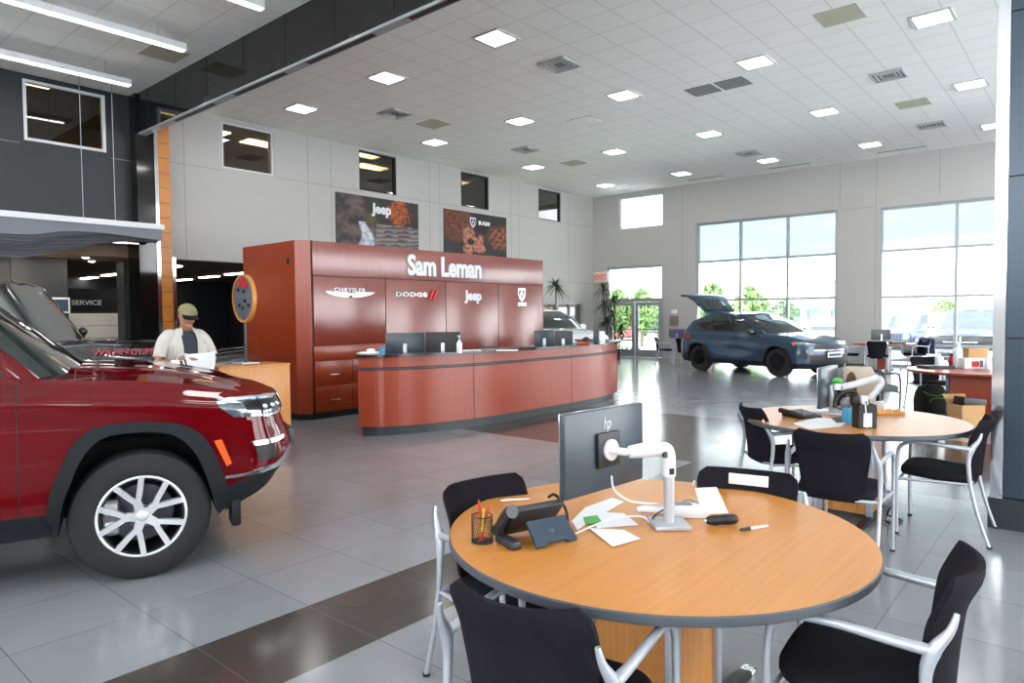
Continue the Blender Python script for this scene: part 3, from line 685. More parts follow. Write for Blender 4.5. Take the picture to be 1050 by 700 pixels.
# ------------------------------------------------------------------ armchairs
def armchair():
    t = thing('armchair', '', 'chair')
    # backrest: wide curved shell, flaring at the top
    rows = []; rows2 = []
    nz, ny = 16, 18
    def bp(u, v, off):   # u -1..1 across, v 0..1 up
        z = .44+.40*v
        w = .192+.034*sstep(0, .85, v)
        x = -.215-.10*v+.05*v*v-.045*(1-(2*v-1)**2)*-.45
        x -= .03*sstep(.62, 1, v)
        # wraps forward at the sides
        x += .062*abs(u)**2.2
        # rounded corners
        e = max(0, v-.86)/.14; w -= .038*(1-math.sqrt(max(0, 1-e*e)))
        e2 = max(0, .10-v)/.10; w *= 1-.12*e2*e2
        dn = -.010*(1-u*u)*v**6
        th = .021*(1-.55*abs(u)**6)*(1-.7*max(0, v-.9)/.1*.8)
        return (x+off*th, u*w, z+dn)
    for j in range(nz+1):
        ring = [bp(-1+2*i/ny, j/nz, 1) for i in range(ny+1)]+[bp(1-2*i/ny, j/nz, -1) for i in range(ny+1)]
        rows.append(ring)
    b = MB(); b.grid(rows, True, closev=True); b.cap(rows[0][::-1]); b.cap(rows[-1]); b.build('backrest', 'black_fabric', t)
    # seat cushion
    b = MB(); ring = []
    def so(z, s):
        r = []
        for i in range(40):
            a = 2*pi*i/40; cx, sx = cos(a), sin(a)
            x = .235*abs(cx)**.55*(1 if cx > 0 else -1)*s; y = (.25 if cx > 0 else .235)*abs(sx)**.55*(1 if sx > 0 else -1)*s
            r.append((x+.02, y, z+.018*(x/.235)-.02*max(0, x/.235)**4))
        return r
    b.grid([so(.405, .9), so(.41, .97), so(.43, 1), so(.452, .995), so(.466, .95), so(.472, .8), so(.47, .4)], True, closev=True); b.cap(so(.405, .9)[::-1]); b.cap(so(.47, .4)); b.build('seat', 'black_fabric', t)
    for q in (1, -1):
        b = MB(); y = .275*q
        b.tube([(.245, y*1.0, 0), (.25, y, .3), (.245, y, .56), (.225, y, .63), (.17, y, .662), (.06, y, .668), (-.10, y*.99, .655), (-.19, y*.97, .65)], [.0115, .0115, .012, .0135, .0145, .014, .015, .018], 10, 5)
        b.build('arm_leg', 'silver', t)
        b = MB()
        b.tube([(-.245, y*.9, .76), (-.23, y*.93, .71), (-.19, y*.97, .645), (-.175, y, .56), (-.19, y, .40), (-.235, y, .20), (-.30, y, 0)], [.007, .012, .021, .0155, .013, .012, .011], 10, 5)
        b.build('rear_leg', 'silver', t)
        for xf_ in (.245, -.30): f = MB(); f.cyl((xf_, y, 0), (xf_, y, .012), .0165); f.build('foot_cap', 'black_plastic', t)
    b = MB(); b.tube([(.225, -.275, .395), (.235, -.2, .395), (.235, .2, .395), (.225, .275, .395)], .011, 8, 3)
    b.tube([(-.175, -.275, .41), (-.2, 0, .405), (-.175, .275, .41)], .011, 8, 4)
    for q in (1, -1): b.tube([(.24, .272*q, .395), (-.18, .272*q, .41)], .010, 8, 1)
    b.build('seat_frame', 'silver', t)
    return t
chair0 = armchair(); used = [0]
def place_chair(x, y, deg, label, group=None):
    if not used[0]:
        used[0] = 1; chair0.location = (x, y, 0); chair0.rotation_euler = (0, 0, radians(deg)); chair0['label'] = label; return chair0
    return dup(chair0, (x, y, 0), radians(deg), label)
T1 = (2.38, 1.32); T2 = (5.83, 1.47); T3 = (11.75, 1.35)
place_chair(2.21, 1.88, -100, 'black armchair with silver frame at the left of the nearest round table')
place_chair(1.60, 1.205, 8, 'black armchair nearest the camera, its back turned, at the nearest round table')
place_chair(2.395, .545, 95, 'black armchair in the lower right corner, pulled up to the nearest round table')
place_chair(2.93, 1.20, 193, 'black armchair on the far side of the nearest round table, behind its papers')
place_chair(5.58, 1.95, -46, 'black armchair left of the second round table, seen from its side')
place_chair(4.77, 1.28, 2, 'black armchair with its back turned, in front of the second round table')
place_chair(5.74, .84, 92, 'black armchair beside the dark panelled column at the second round table')
place_chair(6.75, 1.72, 190, 'black armchair on the far side of the second round table')

# ------------------------------------------------------------------ round tables
def round_table(c, r, label, top='oak_top', panel='oak', zt=.74, post='silver', bw=.40, bd=.40, rz=0, edge='table_edge'):
    t = thing('round_table', label, 'table', (c[0], c[1], 0), rz)
    b = MB(); prof = [(.001, zt-.036), (r-.012, zt-.036), (r-.002, zt-.03), (r, zt-.02), (r-.001, zt-.004), (r-.005, zt)]
    b.lathe(prof, 96); b.build('table_edge', edge, t)
    b = MB(); b.lathe([(.001, zt+.0005), (r-.005, zt+.0005)], 96, smooth=False); b.build('tabletop', top, t)
    b = MB(); b.box(-bw/2+.02, bw/2-.02, -bd/2+.02, bd/2-.02, .05, zt-.037); b.build('pedestal', panel, t)
    for sx in (1, -1):
        for sy in (1, -1):
            b = MB(); b.box(sx*bw/2-.045*(sx > 0)-.0, sx*bw/2+.045*(sx < 0), sy*bd/2-.045*(sy > 0), sy*bd/2+.045*(sy < 0), .02, zt-.036, .006); b.build('post', post, t)
    for sy in (1, -1):
        b = MB(); b.prism([(-.52, .0), (-.52, .02), (-.44, .035), (0, .05), (.44, .035), (.52, .02), (.52, 0)], sy*bd/2-.05 if sy > 0 else -bd/2, sy*bd/2 if sy > 0 else -bd/2+.05, 'y')
        b.mat(1); 
        for sx in (1, -1): b.box(min(sx*.50, sx*.56), max(sx*.50, sx*.56), (bd/2-.055)*sy if sy > 0 else -bd/2-.005, bd/2+.005 if sy > 0 else -(bd/2-.055), 0, .024, .008)
        b.build('foot', ['black_plastic', 'chrome'], t)
    return t
t1 = round_table(T1, .80, 'light oak round table nearest the camera, with grey edge')
t2 = round_table(T2, .80, 'light oak round table second from the camera, in front of the dark column', bw=.46, bd=.40)
t3 = round_table(T3, .85, 'cherry-topped round table partly hidden by the dark column, cardboard box below', 'cherry', 'cherry', post='steel_blue_panel', bw=.62, bd=.62, edge='cherry')
T4 = atd(906, 345, 18.4)
t4 = round_table((T4.x, T4.y), .75, 'round table with cherry pedestal before the far window, dark monitor on it', 'oak_top', 'cherry', bw=.5, bd=.3, edge='cherry')
t5 = round_table((20.3, 9.35), .75, 'round table half hidden behind the raised tailgate, beside the glass doors', 'cherry', 'cherry', bw=.5, bd=.3, edge='cherry')
for (x, y, a, l) in ((T4.x-.64, T4.y+.75, -42, 'black armchair left of the far table by the blue car nose, near the window pier'), (T4.x-.98, T4.y-.08, 6, 'black armchair with its back turned at the far table with the dark monitor'),
                     (T4.x+.55, T4.y-.66, 130, 'black armchair right of the far table, a blue jacket over its back'),
                     (19.35, 9.6, 0, 'black armchair with its back turned beside the glass doors'), (19.55, 10.45, -55, 'black armchair nearest the glass doors, behind its neighbour'), (12.75, 2.05, 215, 'black armchair behind the cherry-topped table, only its back in view')):
    place_chair(x, y, a, l)
ZT = .7415
mat('red_plastic', (200,30,36), .4); mat('green_plastic', (70,170,70), .4); mat('yellow_green', (190,210,60), .4); mat('blue_print', (70,150,190), .5)
mat('cardboard', (186,146,98), .85, var=.05); mat('tan_bag', (206,194,176), .85, var=.05); mat('brown_lining', (92,78,52), .9, var=.15)
mat('clear_plastic', (225,232,236), .15, var=.02); mat('bag_black', (22,26,24), .8, var=.2, scale=30)
mat('green_trim', (96,150,60), .6); mat('shell_orange', (220,168,104), .7, var=.2, scale=40)
def two_point_monitor(name, label, L, R, hpx, w, h, **k):
    """L,R: (px,py,depth) of the middle of the left and right edges of the monitor seen from behind"""
    a = atd(*L); c = atd(*R); m = (a+c)/2; rz = math.atan2(c.y-a.y, c.x-a.x)
    zb = k.pop('base'); return monitor(name, label, (m.x, m.y, zb), rz, w, h, z=m.z-zb-h/2, **k), m, rz
# nearest table
mon, mm, mrz = two_point_monitor('monitor', 'large monitor seen from behind on a white arm, hp mark, on the nearest round table', (577, 471, 2.58), (655, 449.5, 2.92), 87, .50, .325, base=ZT, stand=False, logo=True, back=mat('monitor_back', (52,66,76), .3, var=.08), rim='chrome')
p = at(686, 539, ZT)
t = thing('articulated_stand', 'white articulated monitor arm with a square base on the nearest round table', 'monitor arm', p)
b = MB(); b.box(-.07, .07, -.07, .07, 0, .018, .004, M=TR(rz=.75)); b.build('base_plate', 'silver', t)
b = MB(); b.cyl((0, 0, .018), (0, 0, .30), .021, n=20); b.build('pole', 'silver', t)
e = Vector((0, 0, .285)); q = mm-p; nrm = Vector((sin(mrz), -cos(mrz), 0)); mnt = q+nrm*.035; mid = mnt+nrm*.06
b = MB(); b.tube([(0, 0, .20), (0, 0, .27), e+Vector((0, 0, .02))+(mid-e)*.06, e+(mid-e)*.2+Vector((0, 0, .02))], .026, 14, 6); b.tube([e+(mid-e)*.12+Vector((0, 0, .02)), e+(mid-e)*.55+Vector((0, 0, .01)), e+(mid-e)*.86], [.024, .03, .024], 14, 5); b.build('arm', 'white_plastic', t)
b = MB(); b.tube([e+(mid-e)*.8, mid, mnt], .015, 10, 4); b.cyl(mnt, mnt+nrm*.012, .042, n=24); b.build('tilt_head', 'white_plastic', t)
b = MB(); b.box(.012, .026, -.01, .01, .21, .235, M=TR(rz=-2.2)); b.cyl(e+(mid-e)*.22+nrm*.024, e+(mid-e)*.22+nrm*.036, .012, n=12); b.build('knob', 'black_plastic', t)
# cables
def cable(label, pts, r, m):
    b = MB(); b.tube(pts, r, 8, 8); return tag(b.build('cable', m), label, 'cable')
def atv(px, py, z): v = at(px, py, z); return v
cable('white cable drooping from the back of the large monitor to the arm', [atd(627, 488, 2.72), atd(630, 502, 2.68), atd(645, 513, 2.66), atd(664, 516, 2.65), at(676, 517, ZT+.02), at(684, 524, ZT+.006)], .004, 'white_plastic')
cable('black cable lying behind the base of the monitor arm', [at(667, 536, ZT+.006), at(672, 528, ZT+.03), at(684, 521, ZT+.04), at(700, 518, ZT+.03), at(712, 515, ZT+.02)], .0035, 'black_plastic')
cable('white cable looped across the papers by the phone', [at(590, 547, ZT+.006), at(610, 538, ZT+.008), at(630, 531, ZT+.02), at(648, 529, ZT+.025), at(660, 530, ZT+.02), at(666, 536, ZT+.006)], .0032, 'white_plastic')
# desk phone from behind
p = at(551, 553, ZT); a = math.atan2(right.y, right.x)+.55
t = thing('desk_phone', 'charcoal desk phone seen from behind, tilted on its foot, on the nearest round table', 'phone', p, a)
b = MB(); M = TR(0, .035, .078, rx=radians(-48)); b.box(-.105, .115, -.075, .085, -.014, .016, .012, M); b.build('body', 'dark_grey_plastic', t)
b = MB(); b.tube([(-.13, -.035, .135), (-.13, 0, .12), (-.13, .055, .06), (-.13, .075, .035)], [.025, .019, .019, .025], 12, 5); b.box(-.15, -.105, -.06, .06, 0, .03, .008); b.build('handset', 'dark_grey_plastic', t)
b = MB(); M = TR(.02, -.06, .046, rx=radians(44)); b.prism([(-.085, .05), (.085, .05), (.09, -.055), (.05, -.055), (.04, -.045), (-.04, -.045), (-.05, -.055), (-.09, -.055)], -.006, .006, 'z', M)
b.mat(1); b.text('hp', .022, .0004, 0, M=M @ TR(0, 0, .0068)); b.build('stand_plate', ['steel_blue_panel', 'grey_plastic'], t)
b = MB(); b.tube([(.10, .07, .13), (.14, .08, .13), (.165, .05, .08), (.14, .0, .03), (.10, -.03, .01)], .006, 8, 6); b.build('coiled_cord', 'black_plastic', t)
# pen cup
p = at(494.5, 555, ZT)
t = thing('pen_cup', 'black wire-mesh pen cup at the left edge of the nearest round table', 'pen cup', p)
b = MB(); R = .039
for z in (.0015, .098): b.tube([(R*cos(2*pi*i/24), R*sin(2*pi*i/24), z) for i in range(25)], .002, 6, 1)
for i in range(26):
    a = 2*pi*i/26; c = a+1.0
    b.tube([(R*cos(a+(c-a)*k/5), R*sin(a+(c-a)*k/5), .098*k/5) for k in range(6)], .0006, 4, 1)
    b.tube([(R*cos(c-(c-a)*k/5), R*sin(c-(c-a)*k/5), .098*k/5) for k in range(6)], .0006, 4, 1)
b.disc(R, .002); b.build('mesh_wall', 'black_plastic', t)
for i, (m, dx, dy, hh, l) in enumerate((('red_plastic', .0, .01, .155, 'red pencil leaning in the mesh pen cup, the tallest one'), ('red_plastic', .018, -.004, .135, 'shorter red pencil leaning in the mesh pen cup'), ('yellow_green', -.006, -.012, .13, 'yellow-green highlighter in the mesh pen cup'), ('black_plastic', .012, .012, .08, 'black pen low in the mesh pen cup'))):
    b = MB(); u = r2; b.cyl((-.6*dx, -.6*dy, .004), (dx*1.5, dy*1.5, hh-.01), .0045, n=8); b.cyl((dx*1.5, dy*1.5, hh-.01), (dx*1.6, dy*1.6, hh), .0045, .001, n=8)
    tag(b.build('pencil' if i < 2 else 'pen', m, loc=p), l, 'pencil' if i < 2 else 'pen')
def pen(p0, p1, r, label, body='white_plastic', capm='black_plastic', capf=.35):
    p0 = Vector(p0); p1 = Vector(p1); c = p0+(p1-p0)*capf
    t = thing('marker_pen', label, 'pen', p0)
    b = MB(); b.cyl(c-p0, p1-p0, r, r*.8, n=12); b.build('barrel', body, t)
    b = MB(); b.cyl((0, 0, 0), c-p0, r*.75, r*1.12, n=12); b.build('cap', capm, t)
pen(at(513, 513, ZT+.006), at(543, 511.5, ZT+.006), .006, 'white pen with a dark tip behind the pen cup on the nearest table', 'white_plastic', 'white_plastic')
pen(at(759, 543, ZT+.007), at(787, 539, ZT+.007), .0065, 'white marker with a black cap at the right on the nearest table')
# device, box, card
p0 = at(724, 539, ZT); p1 = at(756, 537, ZT)
t = thing('barcode_scanner', 'black ribbed handheld gadget with a red end on the nearest table', 'gadget', ((p0+p1)/2))
d = (p1-p0)/2; d.z = 0; zc = Vector((0, 0, .021))
b = MB(); b.tube([-d*1.0+zc, -d*.85+zc, -d*.5+zc, -d*.1+zc, d*.3+zc, d*.8+zc, d*.95+zc], [.008, .016, .021, .0195, .021, .0195, .014], 14, 3); b.build('grip', 'black_plastic', t)
b = MB(); b.cyl(d*.93+zc, d*1.02+zc, .012, n=14); b.build('end_button', 'red_plastic', t)
b = MB(); b.cyl(-d*1.12+zc, -d*1.0+zc, .004, .006, n=10); b.build('tip', 'white_plastic', t)
def papr(name, pts, z, label, m='paper', th=.0012, cat='paper'):
    """sheet given by the photo corners of its outline on the table"""
    v = [at(x, y, z) for x, y in pts]; b = MB(); b.prism([(p.x, p.y) for p in v], z-th, z, 'z'); return tag(b.build(name, m), label, cat)
papr('paper_sheet', [(604, 541), (640, 543), (657, 552), (628, 560)], ZT+.004, 'white sheet nearest the camera on the nearest round table')
papr('paper_sheet', [(606, 524), (640, 526), (655, 538), (612, 541)], ZT+.0025, 'white sheet under the arm, covering a green card on the nearest table')
papr('green_card', [(598, 530), (612, 528), (618, 536), (600, 537)], ZT+.0045, 'small green card poking out beside the phone', 'green_plastic', cat='card')
papr('envelope', [(586, 534), (600, 520), (628, 510), (640, 514), (612, 530), (592, 543)], ZT+.0012, 'long cream envelope below the large monitor', 'paper')
p = at(704, 529, ZT)
t = thing('cable_box', 'low white box holding cables behind the base of the monitor arm', 'box', p, math.atan2(right.y, right.x)-.12)
b = MB(); b.box(-.075, .085, -.03, .03, 0, .05, .004); b.build('body', 'white_plastic', t); 
b = MB(); b.box(-.07, .02, -.02, .02, .05, .055, .002); b.tube([(-.02, 0, .055), (.01, .01, .066), (.05, -.005, .056)], .003, 8); b.build('lid', 'grey_plastic', t)
b = MB(); b.tube([(-.2, .02, .015), (-.17, .02, .02), (-.1, .01, .018), (-.07, 0, .018)], [.012, .016, .014, .012], 12, 4); tag(b.build('power_adapter', 'white_plastic', loc=p, rot=(0, 0, math.atan2(right.y, right.x)-.12)), 'white round-ended power adapter beside the low white box', 'adapter')
a0, a1 = at(720, 527, ZT), at(747, 526, ZT); up = Vector((0, 0, .11))-fwd*0+r2*-.03
b = MB(); n_ = Vector((fwd.x, fwd.y, 0))*.003
vs = [a0, a1, a1+up+r2*-.02, a0+up]; b.add([*(v for v in vs), *(v+n_ for v in vs)], [(0,1,2,3),(7,6,5,4),(0,4,5,1),(1,5,6,2),(2,6,7,3),(3,7,4,0)])
tag(b.build('white_card', 'paper'), 'white card standing upright behind the black gadget on the nearest table', 'card')
b = MB(); b.box(-.005, .005, -.09, .09, 0, .05, .002); tag(b.build('white_block', 'paper', loc=(3.165, 1.25, .765), rot=(0, .12, .2)), 'white block propped against the backrest of the far armchair at the nearest table', 'white_block')  # plain white block put in for a white slot in the backrest

# second table
two_point_monitor('monitor', 'narrow-looking dark monitor turned edge-on on the second round table', (838.5, 396, 5.55), (858, 396, 5.95), 60, .46, .335, base=ZT, stand=True, rim='chrome', back='monitor_back')
pb = at(868, 421, ZT)
t = thing('articulated_stand', 'white bent monitor arm standing on the second round table', 'monitor arm', pb)
f = lambda px, py, dd=5.75: atd(px, py, dd)-pb
b = MB(); b.cyl((0, 0, 0), (0, 0, .02), .07, n=20); b.cyl((0, 0, .02), (0, 0, .1), .025, n=14); b.build('base_plate', 'black_plastic', t)
b = MB(); b.tube([f(862, 397), f(880, 393), f(900, 387)], .03, 12, 4); b.tube([f(900, 387), f(903, 391), f(901, 397), f(888, 411), (0, 0, .09)], .028, 12, 5); b.build('arm', 'white_plastic', t)
t = thing('paper_bag', 'cream paper bag with a brown opening behind the second monitor', 'bag', at(884, 418, ZT), math.atan2(right.y, right.x)-.3)
b = MB(); ring = lambda z, w, dp, dx=0: [(dx+w*cos(2*pi*i/24), dp*sin(2*pi*i/24), z) for i in range(24)]
b.grid([ring(0, .10, .06), ring(.12, .12, .07, -.01), ring(.28, .13, .08, -.02), ring(.36, .11, .07, -.04)], closev=True); b.cap(ring(0, .1, .06)[::-1]); b.build('sack', 'tan_bag', t)
b = MB(); b.grid([[(-.10+.045*cos(a_), -.072-.004*cos(a_), .2+.12*sin(a_)) for a_ in [2*pi*i/20 for i in range(20)]], [(-.10+.001*cos(a_), -.074, .2) for a_ in [2*pi*i/20 for i in range(20)]]], closev=True); b.build('opening', 'brown_lining', t)
t = thing('headset', 'dark tangle of a headset and its cable below the white arm on the second table', 'headset', at(862, 424, ZT))
g = lambda px, py, dd=5.6: atd(px, py, dd)-at(862, 424, ZT)
b = MB(); b.tube([g(856, 418), g(858, 408), g(866, 402), g(876, 402), g(882, 412)], .018, 10, 5); b.build('headband', 'black_plastic', t)
b = MB(); b.sphere(g(866, 413), .05, 8, (1, .7, .9)); b.build('ear_cup', 'grey_plastic', t); b = MB(); b.sphere(g(877, 410), .06, 8, (.8, .7, 1.1)); b.build('ear_cup', 'black_plastic', t)
b = MB(); b.sphere((0, 0, 0), .035, 8, (1.2, 1.2, .8)); b.mat(1); b.cyl((0, 0, -.07), (0, 0, -.01), .028); tag(b.build('sanitizer_bottle', ['green_plastic', 'clear_plastic'], loc=atd(858.5, 390.5, 5.6)), 'small bottle with a green top clipped by the second monitor', 'bottle')
p = at(886, 438, ZT)
t = thing('pen_organizer', 'dark mesh organizer full of pens with a paper tag on the second table', 'organizer', p, math.atan2(right.y, right.x))
b = MB()
for (x0, x1, y0, y1) in ((-.065, .065, -.05, -.046), (-.065, .065, .046, .05), (-.065, -.061, -.05, .05), (.061, .065, -.05, .05)): b.box(x0, x1, y0, y1, 0, .17)
b.box(-.065, .065, -.05, .05, 0, .004); b.build('mesh_wall', 'black_plastic', t)
b = MB(); b.box(-.03, .03, -.052, -.05, .01, .11); b.build('paper_tag', 'paper', t)
for i in range(6):
    b = MB(); b.cyl((-.05+.02*i, -.03+.01*(i % 3), .005), (-.055+.022*i, -.02, .185+.01*(i % 3)), .005, n=8)
    tag(b.build('pen', ('white_plastic', 'black_plastic', 'blue_print')[i % 3], loc=p), 'pen standing in the dark mesh organizer', 'pen', 'pens in the mesh organizer')
b = MB(); b.box(-.03, .03, -.02, .02, 0, .06, .006); tag(b.build('tissue', 'paper', loc=p+Vector((-.0, .0, .17)), rot=(0, 0, .4)), 'white tissue tuft on top of the mesh organizer', 'tissue')
p = at(872, 433, ZT); b = MB(); b.box(-.045, .045, -.04, .04, 0, .11, .004); b.mat(1); b.sphere((0, -.038, .05), .03, 8, (1, .2, 1)); tag(b.build('tissue_box', ['blue_print', 'green_plastic'], loc=p, rot=(0, 0, -.7)), 'blue-green printed carton left of the mesh organizer', 'carton')
p = at(822, 427, ZT); t = thing('desk_phone', 'flat black desk phone lying at the left of the second table', 'phone', p, math.atan2(right.y, right.x)+.45)
b = MB(); b.prism([(-.11, 0), (.11, 0), (.11, .035), (-.11, .015)], -.1, .1, 'x', None); b.build('body', 'black_plastic', t)
b = MB()
for i in range(4):
    for j in range(5): b.box(-.06+.035*i, -.035+.035*i, -.07+.03*j, -.05+.03*j, .02+.006*j, .036+.004*j)
b.build('keypad', 'grey_plastic', t)
b = MB(); b.tube([(-.13, -.10, .02), (-.135, 0, .045), (-.13, .1, .05)], [.022, .016, .022], 10, 5); b.build('handset', 'black_plastic', t)
papr('paper_sheet', [(812, 434), (838, 428), (872, 430), (862, 437), (830, 440)], ZT+.003, 'white sheets spread in front of the second monitor')
papr('folder', [(852, 428), (876, 425), (882, 431), (858, 433)], ZT+.006, 'dark folder under the cables at the second monitor', 'dark_grey_plastic', .005, 'folder')
p = at(911, 424, ZT); b = MB(); b.box(-.11, .11, -.05, .05, 0, .02, .004)
for i in range(9): b.sphere((-.09+.0225*i, -.02+.02*(i % 3), .025), .016, 6)
tag(b.build('snack_tray', 'shell_orange', loc=p, rot=(0, 0, math.atan2(right.y, right.x))), 'small tray of orange-tan snacks on the far side of the second table', 'tray')
p = at(899, 418.5, ZT); b = MB(); b.box(-.05, .05, -.02, .02, 0, .06, .003); tag(b.build('card_holder', 'white_plastic', loc=p, rot=(0, 0, math.atan2(right.y, right.x))), 'white card holder behind the snack tray', 'card holder')
for k, px in enumerate((915, 927)):
    pass
# cable bundle on floor beneath second table
cable('black cables tangled on the floor under the second table', [at(913, 520, .3), at(910, 527, .05), at(917, 531, .012), at(925, 533, .012), at(915, 536, .012), at(908, 533, .02), at(912, 524, .03)], .008, 'black_plastic')

# cherry-topped table: things on and under it
A = math.atan2(right.y, right.x)
def prop(name, px, py, z, w, d, h, m, label, cat, bev=.004, rz=0, fn=None):
    p = at(px, py, z); b = MB(); b.box(-w/2, w/2, -d/2, d/2, 0, h, bev)
    if fn: fn(b)
    return tag(b.build(name, m, loc=p, rot=(0, 0, A+rz)), label, cat)
prop('document_tray', 959, 377, ZT, .40, .28, .035, 'black_plastic', 'flat black tray at the left of the cherry-topped table', 'tray')
prop('spray_can', 976, 376, ZT, .07, .07, .16, ['red_plastic', 'black_plastic'], 'dark red can with a black top on the cherry-topped table', 'can', .02, fn=lambda b: (b.mat(1), b.cyl((0, 0, .1601), (0, 0, .2), .025)))
def jug(px, label, h):
    p = at(px, 377, ZT); t = thing('clear_bottle', label, 'bottle', p)
    b = MB(); b.lathe([(.001, 0), (.055, 0), (.06, .01), (.06, h*.7), (.05, h*.82), (.02, h*.9), (.02, h*.93)], 20); b.build('body', 'clear_plastic', t); b = MB(); b.cyl((0, 0, h*.93), (0, 0, h), .024); b.build('cap', 'white_plastic', t)
jug(982, 'tall clear plastic bottle left of the white carton on the cherry-topped table', .36); jug(963, 'short clear bottle behind the black tray on the cherry-topped table', .2)
def lbl(b): b.mat(1); b.box(-.05, .06, -.082, -.08, .03, .11); b.mat(2); b.box(.07, .12, -.082, -.08, .02, .12)
prop('carton', 996, 377.5, ZT, .30, .16, .15, ['white_plastic', 'red_plastic', 'navy_trim'], 'white carton with red and blue printing on the cherry-topped table', 'carton', fn=lbl)
prop('carton', 1000, 374, ZT, .32, .16, .26, 'cardboard', 'open tan cardboard carton behind the white one', 'carton')
p = at(1013, 378.5, ZT); t = thing('pump_bottle', 'clear hand sanitizer pump bottle at the right end of the cherry-topped table', 'bottle', p)
b = MB(); b.lathe([(.001, 0), (.04, 0), (.043, .01), (.043, .15), (.03, .175), (.014, .18), (.014, .2)], 18); b.build('body', 'clear_plastic', t); b = MB(); b.cyl((0, 0, .2), (0, 0, .25), .008); b.box(-.03, .01, -.01, .01, .25, .265, .003); b.build('pump', 'white_plastic', t)
p = at(990, 439, 0); t = thing('cardboard_box', 'open cardboard box on the floor against the cherry pedestal', 'box', p, A+.1)
b = MB(); w, d, h = .33, .28, .33
b.box(-w/2, w/2, -d/2, -d/2+.008, 0, h); b.box(-w/2, w/2, d/2-.008, d/2, 0, h); b.box(-w/2, -w/2+.008, -d/2, d/2, 0, h); b.box(w/2-.008, w/2, -d/2, d/2, 0, h); b.box(-w/2, w/2, -d/2, d/2, 0, .008); b.build('body', 'cardboard', t)
b = MB(); b.box(-w/2, w/2, 0, .14, 0, .006, M=TR(0, d/2, h, rx=radians(50))); b.box(-.1, 0, -d/2, d/2, 0, .006, M=TR(-w/2+.004, 0, h, ry=radians(-88))); b.build('flap', 'cardboard', t)
b = MB(); b.box(-.15, .18, -.1, .1, .3, .42, .01, M=TR(ry=.12)); tag(b.build('black_case', 'black_plastic', loc=p, rot=(0, 0, A+.1)), 'black case sticking out of the open cardboard box', 'case')
p = at(954, 424, 0); t = thing('backpack', 'black backpack with green trim standing on the floor by the cherry-topped table', 'backpack', p, A)
b = MB()
rw = []
for z, w, d in ((0, .2, .11), (.03, .23, .13), (.22, .235, .135), (.34, .21, .12), (.42, .17, .09), (.45, .1, .05)):
    rw.append([(w*abs(cos(a))**.5*(1 if cos(a) > 0 else -1), d*abs(sin(a))**.6*(1 if sin(a) > 0 else -1), z) for a in [2*pi*i/32 for i in range(32)]])
b.grid(rw, closev=True); b.cap(rw[0][::-1]); b.cap(rw[-1]); b.build('body', 'bag_black', t)
b = MB(); b.box(-.13, .18, -.19, -.12, .02, .27, .03); o = b.build('front_pocket', 'bag_black', t)
b = MB(); b.tube([(-.12, -.192, .2), (-.10, -.193, .25), (0, -.194, .265), (.15, -.193, .25), (.17, -.192, .2), (.17, -.192, .05)], .008, 6, 5); b.build('piping', 'green_trim', o)
b = MB(); b.tube([(-.19, -.125, .36), (-.1, -.152, .31), (.05, -.152, .30), (.17, -.13, .36)], .007, 6, 5); b.build('piping', 'green_trim', t)
b = MB(); b.tube([(-.06, 0, .42), (-.05, 0, .49), (.05, 0, .49), (.06, 0, .42)], .01, 8, 5); b.build('grab_handle', 'bag_black', t)
# guest chair with dark tube frame
mat('grey_cushion', (96,104,104), .9)
p = at(895, 428, 0); t = thing('guest_chair', 'dark tube-framed chair with a grey seat cushion behind the second table', 'chair', p, A)
b = MB()
for y in (-.24, .24):
    b.tube([(.26, y, 0), (.27, y, .5), (.25, y, .64), (.19, y, .68), (-.2, y, .66), (-.27, y, .66)], .013, 8, 4); b.tube([(-.28, y, 0), (-.25, y, .42), (-.28, y, .84)], .013, 8, 4)
b.tube([(.27, -.24, .40), (.27, .24, .40)], .013, 8, 1); b.tube([(-.28, -.24, .80), (-.28, .24, .80)], .013, 8, 1); b.build('frame', 'dark_grey_plastic', t)
b = MB(); b.box(-.22, .26, -.23, .23, .41, .50, .03); b.build('seat', 'grey_cushion', t); b = MB(); b.box(-.27, -.23, -.22, .22, .52, .82, .015); b.build('backrest', 'grey_cushion', t)
# far tables
monitor('monitor', 'dark monitor on the far table before the truck window', atd(903, 352.5, 18.4)*1, A+.05, .52, .28, z=.11, back='dark_grey_plastic')
monitor('monitor', 'purplish monitor on the table beside the glass doors', at(694, 349, ZT), A+.0, .5, .28, z=.08, back=mat('violet', (108,100,140), .4))  # violet is the plain colour of the back shell
prop('desk_gear', 920, 352.3, ZT, .35, .2, .05, 'black_plastic', 'dark pile of desk gear beside the monitor on the far table', 'desk gear')
t = thing('notice_box', 'small brown and white wall box between the doors and the tall windows', 'wall box', (XB-.02, 11.35, 0))
b = MB(); b.box(-.04, .02, -.16, .16, 1.15, 1.5, .01); b.build('body', mat('taupe', (132,118,114), .6), t); b = MB(); b.box(-.03, .02, -.1, .1, 1.58, 1.72, .005); b.build('card', 'paper', t)
b = MB()
rows = []
for k in range(9):
    x = -.27+.54*k/8; rows.append([(x, -.02-.01*sin(k*1.7), .86), (x, -.06-.012*sin(k*2.1), .7), (x, -.065-.015*sin(k*1.9), .45+.02*sin(k)), (x, -.045, .45), (x, -.03, .86), (x, .05, .84), (x, .06, .6), (x, .07, .6), (x, .06, .86), (x, -.0, .885)])
b.grid(rows, closev=True); b.cap(rows[0]); b.cap(rows[-1]); tag(b.build('jacket', mat('denim', (96,112,150), .9, var=.15), loc=(T4.x+.74, T4.y-.89, .0), rot=(0, 0, radians(40))), 'blue jacket draped over the right-hand armchair at the far table', 'jacket')
